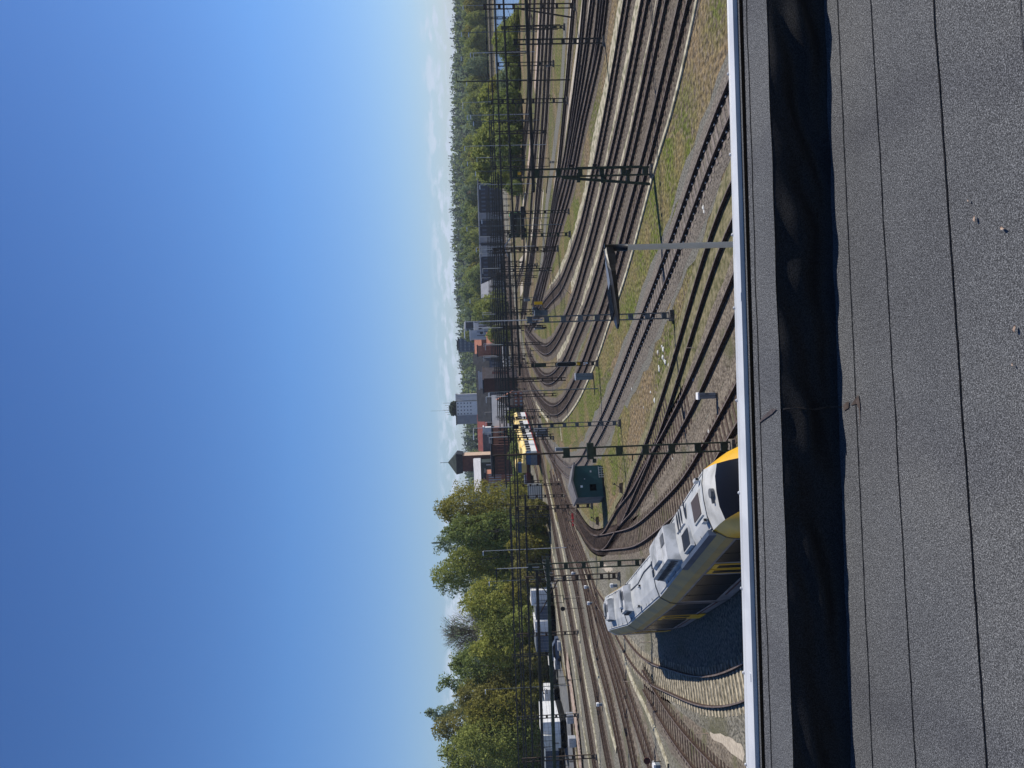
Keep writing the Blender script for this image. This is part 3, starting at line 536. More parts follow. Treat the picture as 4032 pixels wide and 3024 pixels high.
for jy, in ((1180,), (2627,), (-420,)):
    v = 2858 + 76 * jy / 3024; p_ = gp(v, jy, ZP + 0.02); q_ = gp(v + 30, jy, ZP + 0.028); mb = MB()
    mb.hexa([(p_.x - .02, p_.y - .002, ZP + 0.0), (p_.x + .02, p_.y - .002, ZP + 0.0), (p_.x + .02, q_.y, ZP + 0.02), (p_.x - .02, q_.y, ZP + 0.02)], [(p_.x - .02, p_.y + .003, ZP + 0.012), (p_.x + .02, p_.y + .003, ZP + 0.012), (p_.x + .02, q_.y - .001, ZP + 0.0285), (p_.x - .02, q_.y - .001, ZP + 0.0285)])
    mb.build('joint_cover', 'alu', fl)
for sy in (291, 608, 924, 1212, 1576, 1940, 2316, 2648, -30, 3010):
    v = 2858 + 76 * sy / 3024 + 6; p_ = gp(v, sy, ZP + 0.014); mb = MB()
    mb.tube([p_ + Vector((0, 0, -0.006)), p_ + Vector((0, 0, 0.006)), p_ + Vector((0, 0.0, 0.010))], [0.008, 0.008, 0.004], 8); mb.tube([p_ + Vector((0, 0, -0.008)), p_ + Vector((0, 0, -0.003))], 0.012, 10); mb.build('screw', 'galv', fl)

# ------------------------------------------------------------------ near street lamp
def led_lamp(name, base, zt, dirv, ln, label, r=0.038, pole='galv', cat='street lamp', pole_from=0.0, split=0.30, group=None):
    t = thing(name, base, label, cat, group)
    b = Vector(base); top = Vector((b.x, b.y, zt)); d = Vector((dirv[0], dirv[1], 0)).normalized(); n = Vector((d.y, -d.x, 0))
    mb = MB(); mb.tube([Vector((b.x, b.y, pole_from)), Vector((b.x, b.y, zt - split))], [r * 1.3 if pole_from == 0 else r, r], 14); mb.build('pole', pole, t, True)
    mb = MB(); mb.tube([top - Vector((0, 0, split)), top - Vector((0, 0, 0.0))], r * 1.22, 14); mb.build('bracket', 'lampblack', t, True)
    s = ln / 1.18; mb = MB(); rows = []
    for f, hw, zt_, zb_ in ((0.0, .045, .0, -.10), (.12, .05, .0, -.13), (.30, .075, -.005, -.11), (.42, .12, -.01, -.09), (.6, .15, -.012, -.085), (.85, .15, -.02, -.08), (1.05, .125, -.03, -.075), (1.15, .07, -.04, -.07), (1.18, .02, -.045, -.065)):
        c_ = top + d * (f * s) + Vector((0, 0, -0.0))
        rows.append([c_ + n * (hw * s) + Vector((0, 0, (zt_ - .02) * s)), c_ + n * (hw * .6 * s) + Vector((0, 0, zt_ * s)), c_ - n * (hw * .6 * s) + Vector((0, 0, zt_ * s)), c_ - n * (hw * s) + Vector((0, 0, (zt_ - .02) * s)), c_ - n * (hw * .9 * s) + Vector((0, 0, zb_ * s)), c_ + n * (hw * .9 * s) + Vector((0, 0, zb_ * s))])
    mb.loft(rows); h_ = mb.build('lamp_head', 'lampblack', t)
    mb = MB()
    for k in range(7):
        o2 = n * ((k - 3) * 0.035 * s); mb.bar(top + d * .62 * s + o2 + Vector((0, 0, -.002 * s)), top + d * 1.02 * s + o2 + Vector((0, 0, -.010 * s)), 0.006 * s, 0.02 * s)
    mb.build('cooling_fin', 'lampblack', h_)
    mb = MB(); mb.loft([[top + d * (f * s) + n * (hw * s) + Vector((0, 0, z_ + .002)), top + d * (f * s) - n * (hw * s) + Vector((0, 0, z_ + .002))] for f, hw, z_ in ((.2, .03, .002), (.42, .07, -.006), (.58, .085, -.008))], closed=False); mb.build('lid', 'lampgrey', h_)
    return t
pb = at(2440, 975, 9.5)
led_lamp('street_lamp', (pb.x, pb.y, 0), at(2379, 975, 9.5).z, (-1.03, -0.45), 1.18, 'galvanised street lamp rising just beyond the roof edge, with long black lamp head', pole='polepale')
# leaning correction is none: the post stands plumb

# ------------------------------------------------------------------ masts, portals
def vm(mb, b, h, w, d=0.16, lw=0.07, n=6, z0=0.25, az=0.0, plate=0.30):
    """battened mast: two channel legs joined by plates"""
    ca, sa = math.cos(az), math.sin(az)
    for s_ in (-1, 1):
        mb[0 if s_ < 0 else 1].box((b.x + s_ * w / 2 * ca, b.y + s_ * w / 2 * sa, z0 + (h - z0) / 2), (lw, d, h - z0), az)
    for k in range(n):
        z = z0 + 0.3 + (h - z0 - 0.5) * k / (n - 1); q_ = MB(); mb[2].append(q_); q_.box((b.x, b.y - 0.0, z), (w - lw * 0.9, d * 0.8, plate), az)
def mast(px, h, label, m_='rust_steel', w=0.42, n=6, group=None, parts=True, extra=None, name='catenary_mast', cat='catenary mast', base=None, d=0.16):
    b = base or gp(*px); t = thing(name, b, label, cat, group)
    L_ = [MB(), MB(), []]; vm(L_, b, h, w, d=d, n=n)
    for q in L_[:2]: q.build('leg', m_, t)
    [q.build('batten', m_, t) for q in L_[2]]
    f_ = MB(); f_.box((b.x, b.y, 0.13), (w + 0.35, 0.6, 0.26), 0, 0.9); f_.build('footing', 'ballast_grey', t)
    if extra: extra(t, b)
    return t
def arm(t, b, z, dx, dy=0.0, m_='rust_steel', drop=0.9):
    """cantilever arm with insulator and steady rod"""
    mb = MB(); mb.tube([(b.x, b.y, z), (b.x + dx, b.y + dy, z + 0.1)], 0.035, 6); mb.tube([(b.x, b.y, z + drop), (b.x + dx, b.y + dy, z + 0.1)], 0.025, 6); mb.tube([(b.x + dx * .95, b.y + dy * .95, z + .08), (b.x + dx * .35, b.y + dy * .35, z - 0.35)], 0.02, 6)
    a_ = mb.build('bracket_arm', m_, t)
    mb = MB()
    for k in range(4): mb.tube([(b.x + dx * (.10 + .035 * k), b.y + dy * .1, z + 0.01), (b.x + dx * (.12 + .035 * k), b.y + dy * .1, z + .015)], 0.075, 8)
    mb.build('insulator', 'insul', a_)
def beam_parts(t, a, b, z, m_='rust_steel', hang=9.0, low=1.2, thick=0.2, phase=0.3):
    a = Vector((a[0], a[1], z)); b = Vector((b[0], b[1], z)); d = (b - a).normalized(); n = Vector((d.y, -d.x, 0)); Ln = (b - a).length
    mb = MB()
    for s_ in (-1, 1): mb.bar(a + n * s_ * 0.15, b + n * s_ * 0.15, 0.07, thick)
    k = 0.5
    while k < Ln: mb.bar(a + d * k - n * .15, a + d * k + n * .15, 0.12, thick * .7); k += 2.0
    bm = mb.build('crossbeam', m_, t)
    if hang:
        s0 = hang * phase
        while s0 < Ln - 1:
            mb = MB(); ins = MB(); c_ = a + d * s0
            for e in (-0.28, 0.28): mb.tube([c_ + d * e, c_ + d * e - Vector((0, 0, low))], 0.022, 5)
            mb.tube([c_ - d * .3 - Vector((0, 0, low)), c_ + d * .3 - Vector((0, 0, low))], 0.03, 5)
            for q in range(3): ins.tube([c_ - Vector((0, 0, low + .08 + q * .1)), c_ - Vector((0, 0, low + .13 + q * .1))], 0.085, 7)
            mb.tube([c_ - Vector((0, 0, low)), c_ - Vector((0, 0, low + 1.0))], 0.015, 5); s0 += hang
            mb.build('hanger', m_, bm); ins.build('insulator', 'insul', bm)
    return bm
def pole_top(t, b, z0, z1, armdir=None, ln=1.0, m_='galv', lampm='white', flip=-1):
    mb = MB(); mb.tube([(b.x, b.y, z0), (b.x, b.y, z1)], [0.035, 0.025], 8); mb.build('lamp_pole', m_, t)
    if armdir:
        mb = MB(); mb.tube([(b.x, b.y, z1), (b.x + armdir[0] * .45 * ln, b.y + armdir[1] * .45 * ln, z1 + .04)], 0.03, 6)
        c_ = Vector((b.x + armdir[0] * .75 * ln, b.y + armdir[1] * .75 * ln, z1 + .03)); mb.box(c_, (0.55 * ln, 0.2, 0.07), math.atan2(armdir[1], armdir[0]), 0.8); mb.build('lamp_head', lampm, t)
YL = -1  # left along X
# mast A: heavy A-frame mast in the right middle, with portal beam
def exA(t, b):
    mb = MB(); mb.bar((b.x - 0.88, b.y, 0.25), (b.x - 0.32, b.y, 6.1), 0.11, 0.16); mb.build('strut', 'green_steel', t)
    mb = MB()
    for z, w_ in ((3.4, .75), (1.7, .9), (5.0, .6)): mb.box((b.x - .35, b.y, z), (w_, 0.12, 0.22))
    mb.build('brace', 'green_steel', t)
    mb = MB(); mb.box((b.x + 0.24, b.y - .12, 3.0), (0.16, 0.1, 4.4)); mb.build('cable_duct', 'green_steel', t)
    mb = MB(); mb.box((b.x + 0.42, b.y - .1, 3.9), (0.14, 0.14, 0.28)); mb.box((b.x + 0.42, b.y - .1, 5.5), (0.14, 0.14, 0.28)); mb.build('bracket', 'black', t)
    beam_parts(t, (b.x - 1.2, b.y), (b.x + 26, b.y + 1.2), 8.0, 'dark_steel', 6.5, 1.1)
    mb = MB(); mb.box((b.x - .02, b.y - .12, 8.9), (0.16, .02, .22)); mb.build('number_plate', 'yellow', t)
    mb = MB(); mb.tube([(b.x - .2, b.y, 8.2), (b.x - 1.3, b.y - .3, 7.4)], .02, 5); mb.tube([(b.x - .2, b.y, 7.0), (b.x - 1.4, b.y - .3, 7.2)], .03, 5); mb.build('bracket_arm', 'dark_steel', t)
mast((2572, 672), 9.4, 'heavy dark green A-frame mast in the grass right of the near street lamp', 'green_steel', 0.5, 7, extra=exA, d=.2)
# light masts B and C, mast D
def exB(t, b):
    pole_top(t, b, 8.0, 12.75, (-1, -.1), 1.0)
    mb = MB(); mb.box((b.x + 0.4, b.y, 8.1), (0.32, 0.4, 0.8)); mb.tube([(b.x + .3, b.y, 7.9), (b.x + 1.1, b.y, 8.1)], .03, 6); mb.build('switch_gear', 'grey_steel', t)
    mb = MB(); mb.box((b.x + 1.0, b.y - .1, 8.25), (0.18, .05, .5)); mb.build('sign_plate', 'yellow', t)
    for (z1, tx, ty) in ((5.1, 7.5, 17.0), (7.2, 7.2, 2.0)):
        mb = MB(); mb.tube([(b.x + .2, b.y, z1), (b.x + tx, b.y + ty, 7.8)], 0.016, 5); mb.build('guy_wire', 'wire', t)
    for k in range(3):
        mb = MB(); mb.tube([(b.x - .25 - k * .12, b.y, 8.4 - .3 * k), (b.x - .25 - k * .12, b.y, 8.7 - .3 * k)], .06, 7); mb.build('insulator', 'insul', t)
mast((2650, 1242), 9.0, 'slim grey light mast behind the head of the near street lamp, with guy wires', 'grey_steel', 0.34, 9, extra=exB, d=.12)
def exC(t, b):
    pole_top(t, b, 8.8, 12.7, (-1, -.1), 1.0)
    mb = MB(); mb.tube([(b.x + .16, b.y - .1, 5.0), (b.x + .12, b.y - .1, 9.0)], .07, 8); mb.box((b.x, b.y, 9.1), (.35, .2, .5)); mb.build('counterweight', 'black', t)
    mb = MB(); mb.tube([(b.x + .2, b.y, 5.2), (b.x + 3.4, b.y + 9, 8.6)], 0.016, 5); mb.build('guy_wire', 'wire', t)
mast((2444, 1665), 9.4, 'slim grey light mast astride the straight dark track, with a black counterweight tube', 'grey_steel', 0.34, 9, extra=exC, d=.12)
def exD(t, b):
    tp = Vector((b.x, b.y, 11.4)); mb = MB(); mb.tube([(b.x, b.y, 8.0), tp], .045, 8); mb.build('lamp_pole', 'rust_steel', t)
    mb = MB(); rows = []
    for f, hw, zz in ((0, .04, .05), (.3, .06, .06), (.5, .13, .045), (.85, .13, .035), (1.05, .05, .02)):
        c_ = tp + Vector((-f, -.15 * f, 0)); rows.append([c_ + Vector((0, hw, zz)), c_ + Vector((0, -hw, zz)), c_ + Vector((0, -hw, -zz)), c_ + Vector((0, hw, -zz))])
    mb.loft(rows); mb.build('lamp_head', 'lampblack', t)
    mb = MB(); mb.box((b.x + .05, b.y - .1, 6.9), (.75, .2, .3)); mb.box((b.x - .42, b.y, 6.7), (.18, .2, .16)); mb.build('switch_gear', 'green_steel', t)
    mb = MB(); mb.tube([(b.x - .25, b.y, 4.9), (b.x - .5, b.y, 4.9)], .03, 5); mb.build('bolt', 'green_steel', t)
mast((2896, 1757), 8.2, 'tall green battened mast by the yellow train nose, black lamp on top', 'green_steel', 0.40, 7, extra=exD, d=.12)
# signal mast
def exS(t, b):
    mb = MB(); s_ = b.y - .16
    ring = [(b.x + math.cos(a_) * .235, z_) for a_, z_ in [(math.pi * k / 8, 4.02 + .235 * math.sin(math.pi * k / 8)) for k in range(9)] + [(math.pi + math.pi * k / 8, 2.48 + .235 * math.sin(math.pi + math.pi * k / 8)) for k in range(9)]]
    mb.loft([[Vector((x, s_, z)) for x, z in ring], [Vector((x, s_ + .05, z)) for x, z in ring]]); sg = mb.build('signal_board', 'offwhite', t)
    mb = MB(); cz = 3.25
    inner = [((x - b.x) * .88 + b.x, (z - cz) * .965 + cz) for x, z in ring]
    mb.loft([[Vector((x, s_ - .03, z)) for x, z in inner], [Vector((x, s_ - .001, z)) for x, z in inner]]); mb.build('signal_face', 'black', sg)
    for z in (4.0, 3.62, 3.25, 2.88, 2.5):
        mb = MB(); mb.tube([(b.x, s_ - .12, z), (b.x, s_ - .03, z)], [.09, .08], 10); mb.build('lens_hood', 'lampblack', sg)
    mb = MB(); mb.box((b.x, b.y - .15, 5.9), (.40, .18, 1.15)); mb.build('control_box', 'green_steel', t)
    mb = MB(); mb.box((b.x, b.y - .15, 2.02), (.28, .03, .30)); mb.build('sign_plate', 'yellow', t)
    mb = MB(); mb.box((b.x + .08, b.y - .15, 1.45), (.10, .05, .14)); mb.box((b.x - .08, b.y - .15, 1.45), (.10, .05, .14)); mb.box((b.x + .05, b.y - .15, 1.2), (.16, .04, .2)); mb.build('number_plate', 'white', t)
G5 = gp(2355, 1430)
P6R = Vector((44, 82, 0))
ts = mast((2355, 1430), 8.1, 'dark mast carrying a black oval signal with white rim and a green box', 'dark_steel', 0.36, 7, extra=exS, name='signal_mast', cat='signal mast', d=.14)
beam_parts(ts, (G5.x - 1.0, G5.y), (P6R.x, P6R.y), 8.0, 'dark_steel', 8.5, 1.2)
# masts of the near left portals
def exG6(t, b):
    beam_parts(t, (b.x + 2.6 * 0 + 0.6, b.y), (b.x - 44, b.y + 0.6), 7.36, 'green_steel', 6.2, 1.1, .24, .5)
    mb = MB(); mb.bar((b.x, b.y, 8.9), (b.x - 2.0, b.y, 7.5), .07); mb.bar((b.x - .05, b.y, 7.4), (b.x + .5, b.y, 8.1), .07); mb.build('brace', 'green_steel', t)
    pole_top(t, b, 8.0, 11.2, None); tp = Vector((b.x, b.y, 11.25)); mb = MB(); rows = []
    for f, hw, zz in ((0, .04, .05), (.3, .06, .06), (.5, .13, .045), (.9, .13, .035), (1.1, .05, .02)):
        c_ = tp + Vector((-f, -.15 * f, 0)); rows.append([c_ + Vector((0, hw, zz)), c_ + Vector((0, -hw, zz)), c_ + Vector((0, -hw, -zz)), c_ + Vector((0, hw, -zz))])
    mb.loft(rows); mb.build('lamp_head', 'lampblack', t)
mast((2537, 2214), 8.9, 'green battened portal mast rising behind the train roof, with black lamp', 'green_steel', 0.43, 7, extra=exG6)
def exG7(t, b):
    beam_parts(t, (b.x + 1.0, b.y), (b.x - 52, b.y + 3), 7.5, 'dark_steel', 6.8, 1.15, .24, .4)
    mb = MB(); mb.bar((b.x - .1, b.y, 5.6), (b.x - 3.0, b.y, 7.3), .09); mb.bar((b.x + .1, b.y, 6.2), (b.x + .8, b.y, 7.3), .07); mb.build('brace', 'rust_steel', t)
    mb = MB(); mb.box((b.x, b.y, 1.0), (.6, .3, .12)); mb.build('step', 'rust_steel', t)
mast((2441, 2266), 8.6, 'rusty portal mast standing beyond the train, with a long crossbeam reaching left', 'rust_steel', 0.46, 8, extra=exG7)
G11 = gp(2334, 1988)
def exG11(t, b): beam_parts(t, (b.x + 1.5, b.y), (b.x - 75, b.y + 9), 7.5, 'dark_steel', 7.0, 1.15, .2); arm(t, b, 6.4, -2.2); pole_top(t, b, 8.0, 9.2, None, m_='green_steel')
mast((2334, 1990), 8.6, 'rusty battened mast right behind the green hut, carrying the longest crossbeam', 'rust_steel', 0.40, 8, extra=exG11)
def exarm(dx=-2.4, z=6.3, m_='rust_steel'): return lambda t, b: arm(t, b, z, dx, 0, m_)
def exbeam(ln, z=7.5, dy=2.0, m_='dark_steel', hang=7.5): return lambda t, b: beam_parts(t, (b.x + .8, b.y), (b.x + ln, b.y + dy), z, m_, hang, 1.1, .18)
mast((2353, 2977), 8.8, 'rusty mast at the far left beside the timber walkway', 'rust_steel', 0.42, 8, extra=exarm(2.6))
mast((2278, 2490), 8.4, 'rusty twin legged mast behind the train tail, beside the marker posts', 'rust_steel', 0.42, 7, extra=lambda t, b: (arm(t, b, 6.0, 2.4), beam_parts(t, (b.x + 26, b.y - 1), (b.x - 40, b.y + 3), 7.6, 'dark_steel', 7.2, 1.1, .18)))
mast((2279, 2815), 8.6, 'dark mast in the plank walkway in front of the white lorry trailers', 'dark_steel', 0.40, 7, extra=exarm(2.2, 6.2, 'dark_steel'))
mast((2228, 1950), 8.3, 'reddish brown mast left of the hut roof, first of a close pair', 'rust_steel', 0.36, 7, extra=lambda t, b: (arm(t, b, 6.0, -2.2), beam_parts(t, (b.x + 12, b.y), (b.x - 55, b.y + 4), 7.5, 'dark_steel', 7, 1.1, .18)))
mast((2212, 1905), 6.2, 'thin reddish mast right of the close pair beside the hut roof', 'rust_steel', 0.28, 6)
mast((2181, 1724), 8.6, 'black mast standing between the two yellow and white trains, above the grey relay cabinets', 'dark_steel', 0.42, 7, extra=exbeam(-30, 7.7, 2))
mast((2169, 1640), 7.6, 'dark mast at the rear of the nearer yellow and white train', 'dark_steel', 0.36, 6, extra=exarm(-2.2, 6, 'dark_steel'))
mast((2074, 1531), 7.4, 'thin dark mast right of the pale trough by the brick gable', 'dark_steel', 0.34, 6, extra=exarm(-2.4, 6, 'dark_steel'))
mast((2044, 1577), 6.4, 'rusty thin mast before the orange brick gable', 'rust_steel', 0.34, 6)
mast((2382, 160), 8.1, 'dark ladder like mast between the distant fan and the near curves at the right', 'dark_steel', 0.42, 8, extra=exarm(2.4, 6.3, 'dark_steel'))
def exG16(t, b):
    mb = MB(); mb.bar((b.x - 1.35, b.y, 0.2), (b.x - .3, b.y, 6.2), .1, .14); mb.build('strut', 'rust_steel', t); arm(t, b, 6.8, -2.4)
mast((2268, 22), 10.3, 'rust brown A-frame mast at the right edge of the lake view', 'rust_steel', 0.5, 7, extra=exG16)
def exG17(t, b):
    mb = MB(); mb.tube([(b.x - .3, b.y, .9), (b.x - .3, b.y, 5.5)], .05, 6); mb.tube([(b.x + .3, b.y, .6), (b.x + .25, b.y, 5.9), (b.x, b.y, 7.4)], .05, 6); mb.box((b.x, b.y, 1.3), (.3, .3, .5)); mb.build('tension_wheel', 'dark_steel', t); arm(t, b, 7.0, -2.0, 0, 'dark_steel')
mast((2225, 106), 8.0, 'dark tensioning mast with hanging weights in front of the lake', 'dark_steel', 0.3, 5, extra=exG17)
mast((2238, 395), 9.6, 'dark mast with stacked insulators at the end of the bright green strip', 'dark_steel', 0.5, 8, extra=lambda t, b: (arm(t, b, 6.5, -2.4, 0, 'dark_steel'), arm(t, b, 2.2, .8, 0, 'dark_steel', .3), pole_top(t, b, 9.4, 13.0, (-1, 0), .8)))
mast((2182, 250), 8.2, 'short dark double post beside the shaded tracks', 'dark_steel', 0.5, 6, extra=exarm(-2.2, 6.2, 'dark_steel'))
mast((2242, 832), 7.6, 'thin pale footed ladder mast in the grass, rightmost of the row of three', 'dark_steel', 0.32, 9, extra=lambda t, b: tag(None, None) if False else None)
mast((2246, 922), 7.9, 'green topped mast in the grass, middle of the row of three', 'green_steel', 0.40, 8, extra=exarm(1.8, 6.5, 'green_steel'))
def exG12(t, b):
    L_ = [MB(), MB(), []]; vm(L_, b + Vector((0, .9, 0)), 9.6, .6, n=7)
    for q in L_[:2]: q.build('rear_leg', 'rust_steel', t)
    for q in L_[2]: q.build('batten', 'rust_steel', t)
    mb = MB()
    for k in range(6): mb.bar((b.x - .3, b.y + (.9 if k % 2 else 0), .5 + k * 1.5), (b.x + .3, b.y + (0 if k % 2 else .9), 2.0 + k * 1.5), .06)
    mb.build('brace', 'rust_steel', t); beam_parts(t, (b.x - 16, b.y), (b.x + 40, b.y + 3), 8.0, 'dark_steel', 7.5, 1.2)
mast((2199, 978), 9.6, 'thick rusty lattice tower mast, leftmost of the row of three in the grass', 'rust_steel', 0.6, 8, extra=exG12, d=.25)
mast((2117, 1042), 7.0, 'slim double post beside the green van like machine', 'dark_steel', 0.36, 6, extra=exarm(-2, 5.8, 'dark_steel'))
mast((2100, 1235), 7.2, 'dark mast with two arms left of the yellow signs', 'dark_steel', 0.4, 7, extra=lambda t, b: (arm(t, b, 6.0, 2.2, 0, 'dark_steel'), arm(t, b, 6.0, -2.2, 0, 'dark_steel')))
mast((2105, 475), 8.6, 'dark mast at the foot of the bushes, right of the grey path', 'dark_steel', 0.36, 6, extra=exarm(-2.2, 6.2, 'dark_steel'))
# distant portals: each beam with its posts, one behind the other
GP_ = 'distant catenary portals over the yard'
def portal(Y, ya, yb, step, h=7.6, label=None, seed=0):
    xa, xb = at(2000, yb, Y).x, at(2000, ya, Y).x; rn = random.Random(seed or int(Y)); t = thing('catenary_portal', (xa, Y, 0), label, 'catenary portal', GP_)
    x = xa
    while x <= xb + .1:
        w = .4; mb = MB()
        for s_ in (-1, 1): mb.box((x + s_ * w / 2, Y, h / 2 + .3), (.13, .16, h + .6))
        for k in range(6): mb.box((x, Y, .6 + k * h / 5.5), (w, .1, .2))
        mb.build('post', 'dark_steel' if rn.random() < .6 else 'rust_steel', t)
        if rn.random() < .45:
            mb = MB(); mb.tube([(x, Y, h), (x, Y, h + 3.6)], .05, 6); mb.box((x - .5, Y, h + 3.6), (1.0, .25, .12)); mb.build('lamp_arm', 'offwhite', t)
        x += step * rn.uniform(.8, 1.2)
    mb = MB()
    for s_ in (-1, 1): mb.bar((xa - 1, Y + s_ * .15, h), (xb + 1, Y + s_ * .15, h), .1, .24)
    bm = mb.build('crossbeam', 'dark_steel', t); mb = MB(); x = xa + 3
    mb.bar((xa, Y, h - 1.35), (xb, Y, h - 1.35), .05, .05)
    while x < xb:
        for e in (-.25, .25): mb.tube([(x + e, Y, h), (x + e, Y, h - 1.3)], .025, 4)
        mb.box((x, Y, h - 1.5), (.16, .16, .4)); x += rn.uniform(3.5, 6)
    mb.build('hanger', 'dark_steel', bm)
for Y, ya, yb, st, lb in ((118, -60, 1560, 24, 'long dark portal in front of the lake and the bushes, nearest of the distant portals'),
        (133, 700, 1700, 17, 'portal reaching from the green machine to the brick gable'),
        (150, -60, 1900, 24, 'long portal crossing right below the brown far bank of the lake'), (168, 500, 1650, 15, 'portal across the middle of the yard, fourth in depth'),
        (188, -60, 1700, 22, 'long thin portal level with the top of the lake bank'), (212, 850, 1640, 13, 'portal in front of the dark railway workshop, nearest of its row'),
        (240, 750, 1660, 14, 'portal in front of the dark workshop, second of its row'), (272, 780, 1620, 14, 'portal in front of the dark workshop, third of its row'),
        (305, 820, 1600, 15, 'portal in front of the dark workshop, farthest of its row')):
    portal(Y, ya, yb, st, 7.7, lb)
for Y, ya, yb, st, lb in ((104, 1020, 1500, 16, 'short portal just behind the tight curves'), (125, 1080, 1720, 19, 'portal over the throat between curves and brick gable'), (142, 900, 1620, 13, 'portal crossing behind the pale relay cabinets'), (160, 980, 1700, 17, 'portal close behind the one at the cabinets'), (177, 1000, 1650, 12, 'crowded portal between the gable and the green machine'),
        (198, 900, 1600, 15, 'portal over the far main tracks, nearer'), (226, 850, 1560, 16, 'portal over the far main tracks, farther'), (256, 700, 1500, 13, 'thin portal deep in the yard before the workshop doors')):
    portal(Y, ya, yb, st, 7.4, lb)
portal(135, 2020, 3250, 30, 7.6, 'thin portal before the reddish reeds under the left trees')
# yard lights with white heads
for i, (x, y, Y, lb) in enumerate([(1823, 22, 150, 'at the right end of the tree line'), (1817, 127, 155, 'left of the tree line peak near the lake'), (1845, 128, 130, 'lower of two above the tensioning mast'), (1852, 208, 135, 'above the dark mast foot in the bushes'), (1816, 222, 165, 'against the dark conifers'),
        (1837, 318, 150, 'beside the tall leaning lamp pole'), (1840, 455, 150, 'before the bright green trees'), (1853, 452, 140, 'lower one before the bright green trees'), (1864, 478, 130, 'above the mast at the bush foot'),
        (1829, 576, 120, 'white headed, beside the tall pointed conifer'), (1840, 636, 160, 'left of the rounded bright trees'), (1872, 675, 100, 'above the corner of the workshop roof'), (1889, 728, 140, 'at the right end of the workshop'),
        (1897, 864, 120, 'tall before the workshop wall'), (1838, 893, 100, 'tallest before the workshop'), (1875, 975, 150, 'before the workshop stair tower'), (1850, 1178, 150, 'above the gabled shed'), (1925, 1545, 75, 'before the slate roof'),
        (1902, 2170, 110, 'among the left trees'), (1911, 2715, 110, 'between the olive trees at the left'), (1926, 2290, 105, 'beside the pale trailer')]):
    b = at(x, y, Y); t = thing('yard_light', (b.x, Y, 0), 'slender yard light on a thin pole, ' + lb, 'yard light', 'yard lights with white heads')
    mb = MB(); mb.tube([(b.x, Y, 0), (b.x, Y, b.z)], [.06, .035], 6); mb.build('pole', 'grey_steel' if i % 3 else 'galv', t)
    mb = MB(); mb.box((b.x - .45 * Y / 140, Y, b.z), (.85 * Y / 140, .3, .16 * Y / 140), 0.0, .8); mb.build('lamp_head', 'white', t)
b = at(1800, 322, 88); t = thing('lamp_post', at(1995, 322, 88) * 1, 'tall dark pole with a bent black lamp arm rising above the skyline at the right', 'lamp post'); t.location = (b.x, 88, 0)
mb = MB(); mb.tube([(b.x, 88, 0), (b.x, 88, b.z)], [.09, .06], 8); mb.build('pole', 'dark_steel', t)
mb = MB(); mb.bar((b.x, 88, b.z), (b.x + 1.0, 88, b.z + .08), .1, .09); mb.build('lamp_arm', 'lampblack', t)
# overhead wires
def wires(label, key, z, off=0, i0=0, i1=None, amp=0.0, r=0.011):
    p = TP[key][i0:i1][::6]; mb = MB(); mb.tube([q + Vector((off, 0, z + amp * math.cos(i * 1.05))) for i, q in enumerate(p)], r, 4, False)
    return tag(mb.build('overhead_wire', 'wire'), label, 'overhead wire', 'overhead wires')
for k, lb in (('M0', 'leftmost main track'), ('M1', 'dark ballasted main track'), ('M2', 'red brown rusty main track'), ('M3', 'third main track'), ('M4', 'fourth main track')):
    wires('thin contact wire hanging over the ' + lb, k, 5.6); wires('thin carrying wire high over the ' + lb, k, 6.7, amp=.25)

# ------------------------------------------------------------------ cabinets, posts, signs
def cabinet(px, top, w, label, m_='greybox', name='relay_cabinet', d=.5, lid='galv', legs=True):
    b = gp(*px); h = at(top, px[1], b.y).z; t = thing(name, b, label, name.replace('_', ' '))
    mb = MB(); mb.box((b.x, b.y + d / 2, .12 + (h - .16) / 2), (w, d, h - .2)); mb.build('body', m_, t)
    mb = MB(); mb.box((b.x, b.y + d / 2, h - .04), (w + .08, d + .1, .07), 0, .92); mb.build('lid', lid, t)
    mb = MB(); mb.box((b.x, b.y + d / 2, .08), (w * .9, d * .9, .14)); mb.build('plinth', 'ballast_grey', t)
    mb = MB(); mb.box((b.x + w * .32, b.y - .012, h * .55), (.03, .02, .16)); mb.build('handle', 'dark_steel', t)
    mb = MB(); mb.box((b.x, b.y - .006, h * .5), (.012, .01, h * .78)); mb.build('door_gap', 'black', t)
cabinet((2338, 1481), 2265, .72, 'blue grey relay cabinet below the oval signal mast')
cabinet((2828, 1557), 2747, .30, 'low grey cable post with white cap among the rusty sidings', name='cable_post', d=.3, lid='white')
cabinet((2243, 1768), 2187, .48, 'blue grey relay cabinet right beside the pale trough in the grass')
cabinet((2146, 1291), 2105, .45, 'pale blue relay cabinet in the grass inside the tight curve')
cabinet((2088, 1180), 2064, .6, 'far blue grey cabinet on the sandy patch')
cabinet((2157, 1692), 2103, .55, 'light grey ribbed cabinet standing before the train wheels', 'galv')
cabinet((2158, 1709), 2111, 1.0, 'wide dark grey ribbed cabinet standing before the train wheels', 'grey_steel')
cabinet((2120, 1222), 2098, 1.3, 'dark blue machine cabinet beneath the yellow sign', 'grey_steel')
